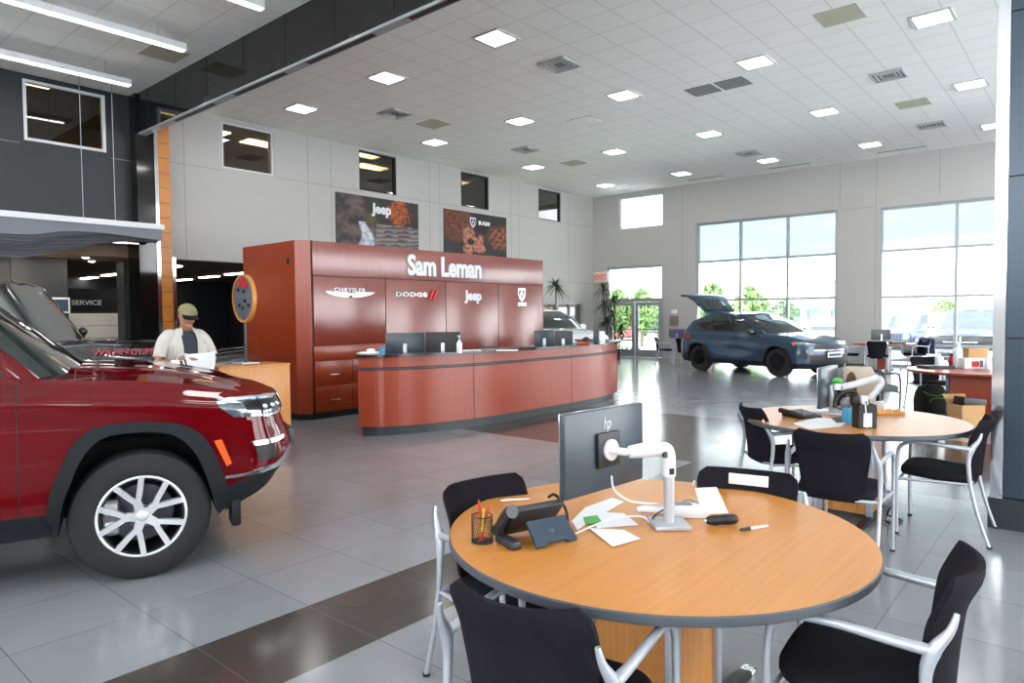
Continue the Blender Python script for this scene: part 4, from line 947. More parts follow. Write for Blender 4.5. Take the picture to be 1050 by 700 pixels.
# things on the reception desk
def deskmon(px, py, label, w, h, m='steel_blue_panel', z=.0, rz=0, stand=True):
    p = at(px, py, .75); return monitor('monitor', label, p, A+rz, w, h, z=z, back=m)
deskmon(416, 383.5, 'left grey-blue monitor of the pair at the left of the reception desk', .56, .34, 'monitor_back', .25, .05)
deskmon(455, 383.5, 'darker monitor of the pair at the left of the reception desk, beside the pump bottle', .50, .34, 'black_plastic', .26, -.1)
deskmon(558, 373.3, 'left monitor of the pair at the right of the reception desk', .33, .30, 'monitor_back', .27, .1)
deskmon(578, 373.3, 'right monitor of the pair at the right of the reception desk', .31, .29, 'dark_grey_plastic', .27, -.2)
p = at(392, 364, 1.085); b = MB(); b.lathe([(.001, 0), (.03, 0), (.04, .1), (.043, .105), (.001, .105)], 18); tag(b.build('paper_cup', 'blue_print', loc=p), 'small blue and white cup at the left end of the reception desk', 'cup')
p = at(378, 362, 1.085); b = MB(); b.box(-.14, .14, -.1, .1, 0, .012); b.box(-.11, .15, -.08, .11, .012, .02); b.sphere((.03, 0, .035), .04, 6, (1.5, 1, .7)); tag(b.build('paper_stack', 'paper', loc=p, rot=(0, 0, A)), 'loose white papers on the left end of the reception desk', 'papers')
p = at(471, 362, 1.085); t = thing('pump_bottle', 'clear pump bottle on the reception desk beside the dark monitor', 'bottle', p)
b = MB(); b.lathe([(.001, 0), (.035, 0), (.038, .01), (.038, .13), (.02, .16), (.012, .165), (.012, .18)], 18); b.build('body', 'clear_plastic', t); b = MB(); b.cyl((0, 0, .18), (0, 0, .22), .007); b.box(-.03, .01, -.01, .01, .22, .235, .003); b.build('pump', 'white_plastic', t)
t = thing('task_chair', 'dark task chair whose rounded back shows above the reception desk', 'chair', at(501, 378, .4)*1, A)
t.location = (*at(501, 356.5, 1.08).to_2d(), 0)
b = MB(); b.box(-.2, .2, -.03, .03, .6, 1.10, .028); b.build('backrest', 'dark_grey_plastic', t); b = MB(); b.box(-.24, .24, -.5, -.02, .44, .52, .03); b.build('seat', 'dark_grey_plastic', t)
b = MB(); b.cyl((0, -.25, .08), (0, -.25, .45), .03); [b.tube([(0, -.25, .1), (.28*cos(k*2*pi/5), -.25+.28*sin(k*2*pi/5), .03)], .02, 8, 1) for k in range(5)]; b.build('base', 'black_plastic', t)
for k, (px, w, l) in enumerate(((484, .25, 'flat white papers on the reception desk right of the pump bottle'), (520, .3, 'flat white papers near the middle of the reception desk'))):
    p = at(px, 359.5, 1.085); b = MB(); b.box(-w/2, w/2, -.07, .07, 0, .012); tag(b.build('paper_stack', 'paper', loc=p, rot=(0, 0, A)), l, 'papers')
p = at(541, 358.5, 1.085); b = MB(); b.box(-.12, .12, -.05, .05, 0, .04, .01); tag(b.build('stapler', 'black_plastic', loc=p, rot=(0, 0, A)), 'small black stapler on the reception desk left of the right-hand monitors', 'stapler')
p = at(614, 353, 1.085); t = thing('document_stand', 'grey and white upright document stand at the right end of the reception desk', 'document stand', p, A)
b = MB(); b.box(-.09, .0, -.03, .03, 0, .25, .004); b.mat(1); b.box(.01, .10, -.03, .03, 0, .22, .004); b.build('leaf', ['monitor_back', 'paper'], t)
p = at(598, 354, 1.085); b = MB(); b.box(-.1, .1, -.06, .06, 0, .07, .01); b.mat(1); b.sphere((.05, 0, .09), .06, 8, (1, .8, .8)); tag(b.build('desk_organizer', ['cherry', 'black_plastic'], loc=p, rot=(0, 0, A)), 'low brown organizer with a black top on the right end of the reception desk', 'organizer')
# oak counter with the round sign
p = at(297, 372, 1.05)
t = thing('oak_counter', 'light oak counter end behind the red car, round sign standing on it', 'counter', (p.x, p.y, 0), .02)
b = MB(); b.box(-.85, 0, 0, .5, .1, 1.03, .002); b.build('carcass', 'oak', t); b = MB(); b.box(-.85, .005, -.008, .5, 1.03, 1.05, .002); b.build('top', 'oak', t); b = MB(); b.box(-.85, -.04, .04, .46, 0, .1); b.build('plinth', 'plinth', t)
p = at(252, 372.5, 1.05)
t = thing('round_sign', 'round grey sign with oak rim on a steel post, red and black pins', 'sign', p, A-.78)
b = MB(); b.box(-.15, .15, -.1, .1, 0, .015, .003); b.build('base_plate', 'silver', t); b = MB(); b.box(-.017, .017, -.012, .012, .015, .62, .002); b.build('post', 'dark_grey_plastic', t)
b = MB(); Rr = .255; M = TR(0, 0, .75)
b.lathe([(Rr, -.022), (Rr+.022, -.022), (Rr+.022, .022), (Rr, .022), (Rr, -.022)], 48, M, axis='y', smooth=False); b.build('rim', 'oak', t)
b = MB(); b.lathe([(.001, -.012), (Rr-.01, -.012), (Rr-.01, .012), (.001, .012)], 48, M, axis='y', smooth=False); b.build('disc', mat('slate', (84,90,98), .6), t)
for x, z in ((-.12, .08), (.02, .06), (-.1, -.1), (.05, -.05), (.14, -.1), (-.02, -.13)): b = MB(); b.box(x-.025, x+.025, -.03, -.012, .75+z, .79+z, .004); b.build('pin', 'black_plastic', t)
for x, z in ((-.06, .17), (.06, .15), (.0, .21)): b = MB(); b.box(x-.05, x+.05, -.025, -.012, .75+z-.03, .75+z+.03, .004); b.build('pin', 'red_plastic', t)
# exit sign and plants by the corner
b = MB(); b.box(-.3, .3, -.03, .03, -.2, .2, .01); b.mat(1); b.text('EXIT', .26, .004, .006, M=TR(0, -.032, 0, rx=pi/2))
tag(b.build('exit_sign', [mat('exit_face', (240,206,198), .5), mat('exit_red', (226,120,110), .5)], loc=(XB-.06, 14.35, 2.98), rot=(0, 0, radians(-90))), 'pale EXIT sign with red letters beside the glass doors', 'sign')
mat('leaf_dark', (52,72,40), .5, var=.3, scale=6); mat('bark', (120,104,84), .9, var=.2, scale=20); mat('pot', (60,60,62), .5)
def dracaena(x, y, h, label, n=3, seed=1):
    rnd = random.Random(seed); t = thing('dracaena_plant', label, 'plant', (x, y, 0))
    b = MB(); b.lathe([(.001, 0), (.16, 0), (.2, .35), (.21, .36), (.18, .36), (.001, .33)], 20); b.build('pot', 'pot', t)
    st = MB(); lf = MB()
    for k in range(n):
        hx = rnd.uniform(-.25, .25); hy = rnd.uniform(-.25, .25); hh = h*(1-.22*k)
        st.tube([(0, 0, .3), (hx*.5, hy*.5, hh*.5), (hx, hy, hh-.3)], .022, 8, 4)
        for i in range(68):
            a = rnd.uniform(0, 2*pi); el = rnd.uniform(-.5, 1.35); L = rnd.uniform(.35, .6)
            z0 = hh-.3+.12*rnd.random(); dx, dy = cos(a), sin(a); pts = []
            for s_ in range(5):
                u = s_/4; rr = L*u*cos(el*.8); zz = z0+L*(u*sin(el)-.55*u*u); w = .028*(1-u)**.6*(.5+u if u < .5 else 1)
                c = Vector((hx+dx*rr, hy+dy*rr, zz)); n_ = Vector((-dy, dx, 0))*w; pts.append([c-n_, c+Vector((0, 0, -w*.3)), c+n_])
            lf.grid(pts)
    st.build('stem', 'bark', t); lf.build('foliage', 'leaf_dark', t, recalc=False); return t
dracaena(21.0, 13.55, 2.75, 'tall dracaena plant below the EXIT sign', 4, 2); dracaena(20.7, 12.95, 2.3, 'second dracaena plant, nearer the glass doors', 3, 5)
q_ = atd(569, 300, 22.3); dracaena(q_.x, q_.y, 2.75, 'dracaena whose thin top shows above the right end of the cherry wall', 1, 9)
# ------------------------------------------------------------------ vehicles
mat('red_paint', (94,2,10), .3, metal=.0, spec=0, coat=1, var=.04, coatr=.02, scale=1)
mat('blue_paint', (46,70,94), .3, spec=.1, metal=.2, coat=1, var=.04, coatr=.03, scale=1)
mat('black_paint', (14,15,17), .12, coat=1, var=.05, coatr=.02, scale=1)
mat('white_paint', (226,229,233), .25, coat=.8, var=.02, scale=1)
mat('silver_paint', (62,74,92), .4, metal=0, coat=.15, var=.03, scale=1)
mat('navy_paint', (26,38,66), .4, metal=0, coat=.15, var=.04, scale=1)
mat('car_red_paint', (180,60,66), .3, coat=.6, var=.04, scale=1)
mat('cladding', (27,31,35), .6, spec=.25, var=.08, scale=30)
mat('headlamp', (120,130,138), .08, metal=.6, coat=1, var=.5, scale=25)
mat('lens', (225,235,245), .05, metal=.6, coat=1)
mat('amber', (235,96,28), .25, coat=.6); mat('tail_red', (150,14,22), .2, coat=.6)
mat('rim_machined', (226,229,233), .3, metal=.45, var=.02); mat('rim_dark', (30,32,35), .3, metal=.4); mat('brake', (96,100,106), .4, metal=.6)
mat('well_black', (12,13,14), .85)
def smoothed(P_, k=3):
    R = []
    for i in range(len(P_)-1):
        p0, p1, p2, p3 = (Vector(P_[max(i-1, 0)]), Vector(P_[i]), Vector(P_[i+1]), Vector(P_[min(i+2, len(P_)-1)]))
        for j in range(k):
            f = j/k; R.append(tuple(.5*((2*p1)+(p2-p0)*f+(2*p0-5*p1+4*p2-p3)*f*f+(3*p1-p0-3*p2+p3)*f**3)))
    return R+[tuple(P_[-1])]
class Hull:
    def __init__(s, lines, xr, xf):
        """lines: dicts z (table over x), hw (table over x), nose, tail, n (front roundness), m (rear); bottom first"""
        s.L = lines; s.xr = xr; s.xf = xf
    def lp(s, L, t):
        xr = L.get('xr', s.xr); xf = L.get('xf', s.xf)
        if t < 1:
            a = (1-t)*pi/2; n = L.get('m', 3.2); x = xr-(xr-L['tail'])*sin(a)**(2/n); y = interp(L['hw'], xr)*max(0, cos(a))**(2/n)
            if t <= 0: y = 0
        elif t <= 2: x = xr+(xf-xr)*(t-1); y = sinterp(L['hw'], x)
        else:
            a = (t-2)*pi/2; n = L.get('n', 2.5); x = xf+(L['nose']-xf)*sin(a)**(2/n); y = interp(L['hw'], xf)*max(0, cos(a))**(2/n)
            if t >= 3: y = 0
        return Vector((x, y, sinterp(L['z'], x)))
    def P(s, t, v):
        n = len(s.L)-1; v = max(0, min(n, v)); i = min(int(v), n-1); f = v-i
        p1 = s.lp(s.L[i], t); p2 = s.lp(s.L[i+1], t)
        if s.L[i].get('lin'): return p1.lerp(p2, f)
        p0 = s.lp(s.L[max(i-1, 0)], t); p3 = s.lp(s.L[min(i+2, n)], t)
        q = .5*((2*p1)+(p2-p0)*f+(2*p0-5*p1+4*p2-p3)*f*f+(3*p1-p0-3*p2+p3)*f**3); q.z = p1.z+(p2.z-p1.z)*f; return q
    def t(s, x): return 1+(x-s.xr)/(s.xf-s.xr) if x <= s.xf else 2+(x-s.xf)/1.0
    def vz(s, t, z):
        n = len(s.L)-1
        for i in range(n):
            a = s.lp(s.L[i], t).z; c = s.lp(s.L[i+1], t).z
            if z <= c or i == n-1: return i+max(0, min(1, (z-a)/(c-a)))
    def N(s, t, v):
        e = .01; a = s.P(min(3, t+e), v)-s.P(max(0, t-e), v); n = len(s.L)-1; c = s.P(t, min(n, v+.05))-s.P(t, max(0, v-.05))
        r = c.cross(a)
        if r.length < 1e-9: return Vector((1, 0, 0))
        r.normalize()
        if r.y < 0 and abs(r.y) > .05: r = -r
        if abs(r.y) <= .05 and (r.x < 0) == (t > 1.5): r = -r
        return r
    def Q(s, side, t, v, off=0):
        if t > 3: t = 6-t; side = -side
        if t < 0: t = -t; side = -side
        p = s.P(t, v)+s.N(t, v)*off; return Vector((p.x, p.y*side, p.z))
    def strip(s, b, side, A, B, off=.006, m=4, sub=4, useV=False, back=-.012, close=True):
        """raised skin between two curves A and B given as (t, z) or (t, v) lists"""
        def den(A):
            R = []
            for (a, c), (e, f) in zip(A, A[1:]):
                for k in range(sub): R.append((a+(e-a)*k/sub, c+(f-c)*k/sub))
            return R+[A[-1]]
        A = den(A); B = den(B); rows = []
        def pt(t, w, o): return s.Q(side, t, w if useV else s.vz(min(3, t) if t <= 3 else 6-t, w), o)
        for (ta, wa), (tb, wb) in zip(A, B):
            r = [pt(ta, wa, back)]+[pt(ta+(tb-ta)*k/m, wa+(wb-wa)*k/m, off) for k in range(m+1)]+[pt(tb, wb, back)]; rows.append(r)
        b.grid(rows, True)
        if close:
            b.cap(rows[0]); b.cap(rows[-1][::-1])
        return b
def inside(p, poly):
    x, z = p; c = False; n = len(poly)
    for i in range(n):
        x1, z1 = poly[i]; x2, z2 = poly[(i+1) % n]
        if (z1 > z) != (z2 > z) and x < (x2-x1)*(z-z1)/(z2-z1)+x1: c = not c
    return c
def wheel(t, x, y, R, rr, w, style, rot=0., name='wheel'):
    """wheel whose outer face looks towards sign(y); built about the axle along local y"""
    sgn = 1 if y > 0 else -1; M = TR(x, y, R) @ Matrix.Diagonal((1, sgn, 1, 1)) @ Euler((0, rot, 0)).to_matrix().to_4x4()
    b = MB(); prof = [(rr-.01, -w+.02), (R-.05, -w), (R-.015, -w+.015), (R, -w+.04), (R, -.045), (R-.012, -.018), (R-.05, -.002), (rr+.03, .002), (rr+.008, -.006), (rr-.004, -.012)]
    b.lathe(prof, 56, M, axis='y')
    for k in range(-1, 2):   # tread grooves
        b.lathe([(R+.001, -w/2+k*.06-.004), (R+.001, -w/2+k*.06+.004)], 40, M, axis='y')
    o = b.build(name, 'rubber', t)
    if style == 'machined':
        b = MB(); b.lathe([(rr, -.012), (rr+.004, -.004), (rr-.006, -.002), (rr-.02, -.012), (rr-.03, -.06), (rr-.035, -w+.03), (.05, -w+.05)], 48, M, axis='y'); b.build('rim_barrel', 'rim_dark', o)
        b = MB(); b.lathe([(rr+.004, -.004), (rr-.004, .0), (rr-.012, -.004)], 56, M, axis='y')
        th = .022
        for k in range(5):
            a0 = 2*pi*k/5
            def pol(r, a): return (r*cos(a+a0), r*sin(a+a0))
            segs = [[(.02, 0, .030), (.085, 0, .023), (.115, 0, .028)]]
            for q in (1, -1): segs.append([(.088, q*.07, .016), (.135, q*.225, .016), (.19, q*.29, .016), (rr-.002, q*.325, .0165)])
            for sg in segs:
                Lf, Rt = [], []
                for (r, a, hw) in sg:
                    p = Vector(pol(r, a)); d = Vector(pol(1, a)); n_ = Vector((-d.y, d.x)); Lf.append(p+n_*hw); Rt.append(p-n_*hw)
                yy = [-.030+.022*min(1, r/rr)**1.0 for r, _, _ in sg]
                top = [(p.x, yv+.008, p.y) for p, yv in zip(Lf, yy)]; top2 = [(p.x, yv+.008, p.y) for p, yv in zip(Rt, yy)]
                lo = [(p.x*1, yv-.03, p.y) for p, yv in zip(Lf, yy)]; lo2 = [(p.x, yv-.03, p.y) for p, yv in zip(Rt, yy)]
                b.grid([lo, top, top2, lo2], False, M)
        b.sphere((0, -.024, 0), .036, 8, (1, .45, 1), M); b.build('spokes', 'rim_machined', o)
        b = MB()
        for k in range(5): a = 2*pi*(k+.5)/5; b.cyl((.062*cos(a), -.04, .062*sin(a)), (.062*cos(a), -.012, .062*sin(a)), .0125, .010, n=8, M=M)
        b.build('lug_nut', 'chrome', o)
        b = MB(); b.lathe([(.08, -.12), (.175, -.12), (.175, -.14), (.08, -.14)], 40, M, axis='y'); b.disc(.09, -.085, 24, M, axis='y'); b.build('brake_disc', 'brake', o)
        M2 = TR(x, y, R) @ Matrix.Diagonal((1, sgn, 1, 1))
        b = MB(); b.box(-.215, -.12, -.11, -.055, -.11, .11, .02, M2); b.mat(1); b.box(-.20, -.13, -.056, -.048, .02, .09, .008, M2); b.box(-.20, -.13, -.056, -.048, -.09, -.02, .008, M2); b.build('brake_caliper', ['grey_plastic', 'silver'], o)
    else:
        rim = 'rim_dark' if style == 'dark' else 'brake'
        b = MB(); b.lathe([(rr, -.012), (rr-.02, -.02), (rr-.03, -.08), (.03, -.09)], 32, M, axis='y'); b.build('rim_barrel', 'black_plastic', o)
        b = MB()
        for k in range(5):
            for q in (-.16, .16):
                a = 2*pi*k/5+q; a2 = 2*pi*k/5+q*.6
                b.prism([(.03*cos(a-.5), .03*sin(a-.5)), (rr*cos(a2-.07), rr*sin(a2-.07)), (rr*cos(a2+.07), rr*sin(a2+.07)), (.03*cos(a+.5), .03*sin(a+.5))], -.04, -.015, 'y', M)
        b.sphere((0, -.02, 0), .035, 6, (1, .5, 1), M); b.build('spokes', rim, o)
    return o
def make_car(name, label, sp, x, y, rz, z=0, cat='car'):
    t = thing(name, label, cat, (x, y, z), rz)
    H = Hull(sp['lines'], sp['xr'], sp['xf']); nl = len(sp['lines'])-1; R = sp['R']; wb = sp['wb']; q = sp.get('res', 1.)
    out, inn = smoothed(sp['arch_out']), smoothed(sp['arch_in'])
    mid = [((a[0]+c[0])/2, (a[1]+c[1])/2) for a, c in zip(out, inn)]; mid = [(mid[0][0], -1)]+mid+[(mid[-1][0], -1)]
    mids = [mid, [(px-wb, pz) for px, pz in mid]]
    nt = int(150*q); T = sorted(set([i/(30*q) for i in range(int(30*q)+1)]+[1+i/nt for i in range(nt+1)]+[2+i/(36*q) for i in range(int(36*q)+1)]))
    T = [v for i, v in enumerate(T) if i == 0 or v-T[i-1] > 1e-6]; T[-1] = 3.0
    V = [i/8 for i in range(8*nl+1)] if q >= .6 else [i/4 for i in range(4*nl+1)]
    kv = sp.get('clad', 1)
    for nm, v0, v1, m in (('body_shell', kv, nl, sp['paint']), ('lower_cladding', 0, kv, sp.get('cladm', 'cladding'))):
        b = MB(); vv = [v for v in V if v0 <= v <= v1]
        for side in (-1, 1):
            G = [[H.P(tt, v) for v in vv] for tt in T]
            rows = [[(p.x, p.y*side, p.z) for p in r] for r in G]
            def sk(i, j):
                c = (G[i][j]+G[i+1][j+1])/2
                return 1 <= T[i] and T[i+1] <= 2.35 and any(inside((c.x, c.z), mm) for mm in mids)
            b.grid(rows, True, skip=sk)
            if nm == 'body_shell':
                n2 = 12; cr = sp['crown']; top = []
                for tt in T:
                    e = H.P(tt, nl); row = []
                    for k in range(n2+1):
                        u = k/n2; yy = e.y*(1-u); zz = e.z+sinterp(cr, e.x)*(1-(1-u)**2.2)*min(1, e.y/.5)
                        for (ry, rw, rh, x0_, x1_) in sp.get('ridges', ()):
                            zz += rh*math.exp(-((yy-ry)/rw)**2)*sstep(x0_, x0_+.25, e.x)*(1-sstep(x1_-.2, x1_, e.x))
                        row.append((e.x, yy*side, zz))
                    top.append(row)
                b.grid(top, True)
        b.build(nm, m, t, weld=True)
    # floor pan, wheel wells
    b = MB(); zb = sp['lines'][0]['z'][0][1]; hw0 = interp(sp['lines'][0]['hw'], -1)
    b.box(-wb+.5, -.5, -hw0+.04, hw0-.04, zb+.0, zb+.3); b.box(-.5, sp['xf'], -.55, .55, zb, .8); b.box(sp['xr'], -wb+.5, -.55, .55, zb, .8)
    b.build('underbody', 'well_black', t)
    for wx in (0, -wb):
        for side in (-1, 1):
            b = MB(); ring = lambda yy: [(wx+px*1.0, yy*side, pz) for px, pz in inn]
            b.grid([ring(.5), ring(hw0-.01)], True); b.cap(ring(.5)); b.build('wheel_well', 'well_black', t)
    fl = sp.get('flare', 'cladding')
    for wx in (0, -wb):
        for side in (-1, 1):
            b = MB(); H.strip(b, side, [(H.t(wx+px), pz) for px, pz in out], [(H.t(wx+px), pz) for px, pz in inn], sp.get('flare_off', .02), 4, 1, back=-.06, close=True)
            b.build('arch_flare', fl, t)
    for k, (wx, side) in enumerate(((0, -1), (0, 1), (-wb, -1), (-wb, 1))):
        wheel(t, wx, side*sp['track'], R, sp['rim'], .26, sp['wheel'], sp.get('rot', .3) if k == 0 else .1+k)
    # cabin
    if 'cab' in sp:
        K = Hull(sp['cab'], sp['cab_xr'], sp['cab_xf']); nc = len(sp['cab'])-1
        TT = [i/12 for i in range(12)]+[1+i/24 for i in range(24)]+[2+i/16 for i in range(17)]; VV = [i/6 for i in range(6*nc+1)]
        b = MB()
        for side in (-1, 1):
            b.grid([[Vector((p.x, p.y*side, p.z)) for p in (K.P(tt, v) for v in VV)] for tt in TT], True, skip=(lambda i, j: TT[i] < .8 and j > 0) if sp.get('open_back') else None)
            top = []
            for tt in TT:
                e = K.P(tt, nc); top.append([(e.x, e.y*(1-k/8)*side, e.z+sp.get('roof_crown', .04)*(1-(1-k/8)**2)*min(1, e.y/.4)) for k in range(9)])
            b.grid(top, True)
        b.build('cabin', sp.get('cabm', sp['paint']), t, weld=True)
        if sp.get('roofm'):
            pass
        w0, w1 = sp.get('ws', (.08, .93)); off = .004
        b = MB(); ts = sp.get('ws_t', 2.16)
        A = [(ts+(6-2*ts)*i/14, w0) for i in range(15)]; B = [(ts+(6-2*ts)*i/14, w1) for i in range(15)]
        K.strip(b, -1, A, B, off, 6, 2, useV=True, back=-.004); b.build('windshield', sp.get('wsm', 'car_glass'), t)
        for side in (-1, 1):
            for poly in sp['windows']:
                b = MB(); K.strip(b, side, poly[0], poly[1], off, 4, 4, useV=True, back=-.004); b.build('side_window', 'car_glass', t)
        if not sp.get('open_back'):
            b = MB(); A = [(-.75+1.5*i/8, .12) for i in range(9)]; B = [(-.75+1.5*i/8, .88) for i in range(9)]
            K.strip(b, -1, A, B, off, 4, 2, useV=True, back=-.004); b.build('rear_window', 'car_glass', t)
        else: pass
    else: K = None
    # shut lines
    b = MB()
    for xd, z0, z1 in sp.get('seams', ()):
        for side in (-1, 1):
            n_ = 14; A = []; B = []
            for i in range(n_+1):
                zz = z0+(z1-z0)*i/n_; A.append((H.t(xd-.003), zz)); B.append((H.t(xd+.003), zz))
            H.strip(b, side, A, B, .002, 1, 1)
    if sp.get('seams'): b.build('shut_line', 'black_seam', t)
    for xh, zh in sp.get('handles', ()):
        for side in (-1, 1):
            h = MB(); H.strip(h, side, [(H.t(xh-.1), zh+.015), (H.t(xh+.1), zh+.02)], [(H.t(xh-.1), zh-.015), (H.t(xh+.1), zh-.01)], .035, 2, 6); h.build('door_handle', sp.get('handlem', sp['paint']), t)
    if 'mirror' in sp:
        mx, my, mz = sp['mirror']
        for side in (-1, 1):
            h = MB(); h.sphere((mx, side*my, mz), sp.get('msize', .11), 10, (.75, 1.1, .8)); h.box(mx-.03, mx+.03, min(side*(my-.18), side*my), max(side*(my-.18), side*my), mz-.07, mz-.03, .008); h.build('side_mirror', sp.get('mirrorm', sp['paint']), t)
    return t, H, K
ARO = [(-.48,.44),(-.455,.6),(-.40,.735),(-.335,.865),(-.24,.945),(-.09,.968),(.09,.958),(.25,.92),(.36,.82),(.44,.64),(.50,.44)]
ARI = [(-.425,.34),(-.405,.50),(-.355,.64),(-.29,.79),(-.19,.885),(-.05,.905),(.10,.893),(.22,.84),(.31,.72),(.375,.53),(.425,.33)]
CAPS = lambda v: [(-9, v), (9, v)]
GC = dict(R=.388, rim=.243, wb=3.09, track=.955, wheel='machined', rot=-.63, paint='red_paint', xr=-3.75, xf=.55, arch_out=ARO, arch_in=ARI, mirror=(-.85, 1.06, 1.30), mirrorm='black_paint',
  lines=[dict(z=[(-9,.34),(.4,.34),(.62,.42),(.8,.49),(.95,.52)], hw=CAPS(.93), nose=.88, tail=-4.1, n=2.6),
         dict(z=[(-9,.48),(.4,.48),(.55,.54),(.75,.59),(.95,.61)], hw=CAPS(.972), nose=.95, tail=-4.18, n=3.0),
         dict(z=[(-9,.72),(9,.72)], hw=[(-4,.97),(-2,.985),(-.6,.982),(0,.99),(.55,.975)], nose=.975, tail=-4.2, n=3.0),
         dict(z=[(-9,.96),(.2,.95),(.9,.90)], hw=[(-4,.95),(-2,.965),(-.6,.965),(0,.982),(.55,.955)], nose=.915, tail=-4.18, n=3.0),
         dict(z=[(-9,1.13),(-.67,1.105),(-.3,1.08),(.1,1.055),(.4,1.02),(.9,.975)], hw=[(-4,.945),(-.6,.968),(0,.978),(.55,.945)], nose=.91, tail=-4.16, n=3.0),
         dict(z=[(-9,1.17),(-.67,1.145),(-.3,1.12),(.1,1.09),(.4,1.05),(.9,1.0)], hw=[(-4,.915),(-.6,.94),(0,.95),(.55,.92)], nose=.90, tail=-4.15, n=3.0),
         dict(z=[(-9,1.27),(-.9,1.26),(-.5,1.235),(-.2,1.215),(.1,1.19),(.45,1.13),(.72,1.075),(.9,1.06)], hw=[(-4,.87),(-.6,.875),(0,.87),(.55,.85)], nose=.875, tail=-4.1, n=3.1)],
  crown=[(-4,.0),(-.9,.03),(-.4,.05),(.2,.06),(.6,.045),(.8,.02),(.88,0)], ridges=[(.52,.09,.016,-.6,.75)],
  cab=[dict(z=[(-9,1.20),(-.6,1.2),(9,1.24)], hw=CAPS(.86), xf=-.55, nose=-.24, xr=-3.9, tail=-4.12, n=2.5, lin=1), dict(z=CAPS(1.73), hw=CAPS(.68), xf=-1.12, nose=-.88, xr=-3.6, tail=-3.8, n=2.6)],
  cab_xr=-3.9, cab_xf=-.55, windows=[([(1.80,.14),(1.99,.14)], [(1.72,.88),(1.985,.88)]), ([(1.48,.14),(1.77,.14)], [(1.46,.88),(1.70,.88)]), ([(1.15,.14),(1.45,.14)], [(1.2,.88),(1.44,.88)])],
  seams=[(-.60,.40,1.235),(-1.65,.40,1.25),(-2.6,.5,1.25)], handles=[(-1.4,1.0),(-2.45,1.02)])
w0 = at(148, 594.5); ang = radians(-20); nn = Vector((-sin(ang), cos(ang), 0))
org = w0+nn*.955
gc, H, K = make_car('suv', 'dark red family SUV in the left foreground with silver spoked wheel', GC, org.x, org.y, ang)
# lamps, grille and trim of the red car
def both(fn):
    for s_ in (-1, 1): fn(s_)
tz = lambda x: H.t(x)
def strip_obj(car, nm, m, A, B, off=.008, mm=4, sub=5, back=-.012, par=None, sides=(-1, 1), HH=None):
    o = None
    for s_ in sides:
        b = MB(); (HH or H).strip(b, s_, A, B, off, mm, sub, back=back); o = b.build(nm, m, par or car)
    return o
for s_ in (-1, 1):
    b = MB(); A = [(1.972,1.055),(1.995,1.06),(2.3,1.055),(2.62,1.046)]; B = [(1.974,1.02),(1.995,.945),(2.3,.936),(2.62,.945)]
    H.strip(b, s_, A, B, .004, 6, 6); o = b.build('headlight', 'headlamp', gc)
    b = MB(); H.strip(b, s_, [(1.972,1.06),(2.08,1.063),(2.3,1.058),(2.62,1.05)], [(1.976,1.052),(2.08,1.052),(2.3,1.046),(2.62,1.038)], .012, 2, 6); H.strip(b, s_, [(2.03,.975),(2.2,.945),(2.62,.952)], [(2.03,.965),(2.2,.932),(2.62,.938)], .012, 2, 6); b.build('light_bar', 'lens', o)
    for tt in (2.22, 2.34, 2.46): b = MB(); p = H.Q(s_, tt, H.vz(tt, .995), .003); b.sphere(p, .018, 8); b.build('lens', 'lens', o)
    b = MB(); H.strip(b, s_, [(2.02,1.035),(2.18,1.037),(2.58,1.032)], [(2.04,.985),(2.2,.975),(2.58,.972)], .006, 3, 5); b.build('lamp_bezel', 'rim_dark', o)
    b = MB(); A = [(H.t(.405),.81),(H.t(.45),.815)]; B = [(H.t(.475),.645),(H.t(.505),.66)]; H.strip(b, s_, [(A[0][0],A[0][1]),(B[0][0],B[0][1])], [(A[1][0],A[1][1]),(B[1][0],B[1][1])], .012, 2, 6); b.build('side_marker', 'amber', gc)
    b = MB(); H.strip(b, s_, [(2.06,.785),(2.2,.785),(2.42,.79)], [(2.06,.755),(2.2,.757),(2.42,.768)], .016, 3, 6); b.build('vent_trim', 'chrome', gc)
    b = MB(); H.strip(b, s_, [(2.07,.75),(2.26,.755)], [(2.10,.65),(2.28,.66)], .004, 3, 6); b.build('fog_vent', 'black_plastic', gc)
    b = MB(); H.strip(b, s_, [(1.98,.585),(2.1,.60),(2.26,.625),(2.4,.675),(2.66,.69)], [(1.98,.565),(2.1,.575),(2.26,.59),(2.4,.60),(2.7,.61)], .014, 3, 6); b.build('bumper_trim', 'chrome', gc)
    b = MB(); H.strip(b, s_, [(H.t(-.78),.765),(H.t(-.68),.765)], [(H.t(-.78),.745),(H.t(-.68),.745)], .006, 1, 4); b.build('door_badge', 'chrome', gc)
    b = MB(); b.box(.50, .56, s_*.86-.09, s_*.86+.07, .24, .42, .02); b.build('air_deflector', 'cladding', gc)
b = MB(); H.strip(b, -1, [(2.64+.72*i/10,1.05) for i in range(11)], [(2.64+.72*i/10,.925) for i in range(11)], .010, 4, 3); o = b.build('grille', 'black_plastic', gc)
b = MB()
for k in range(7):
    tc = 2.70+.1*k
    H.strip(b, -1, [(tc-.035,1.04),(tc+.035,1.04)], [(tc-.035,1.03),(tc+.035,1.03)], .018, 1, 3); H.strip(b, -1, [(tc-.035,.945),(tc+.035,.945)], [(tc-.035,.935),(tc+.035,.935)], .018, 1, 3)
    H.strip(b, -1, [(tc-.04,1.04),(tc-.03,1.04)], [(tc-.04,.935),(tc-.03,.935)], .018, 1, 2); H.strip(b, -1, [(tc+.03,1.04),(tc+.04,1.04)], [(tc+.03,.935),(tc+.04,.935)], .018, 1, 2)
b.build('grille_surround', 'chrome', o)
b = MB(); H.strip(b, -1, [(2.7+.6*i/10,.80) for i in range(11)], [(2.7+.6*i/10,.66) for i in range(11)], .004, 3, 3); b.build('lower_grille', 'black_plastic', gc)
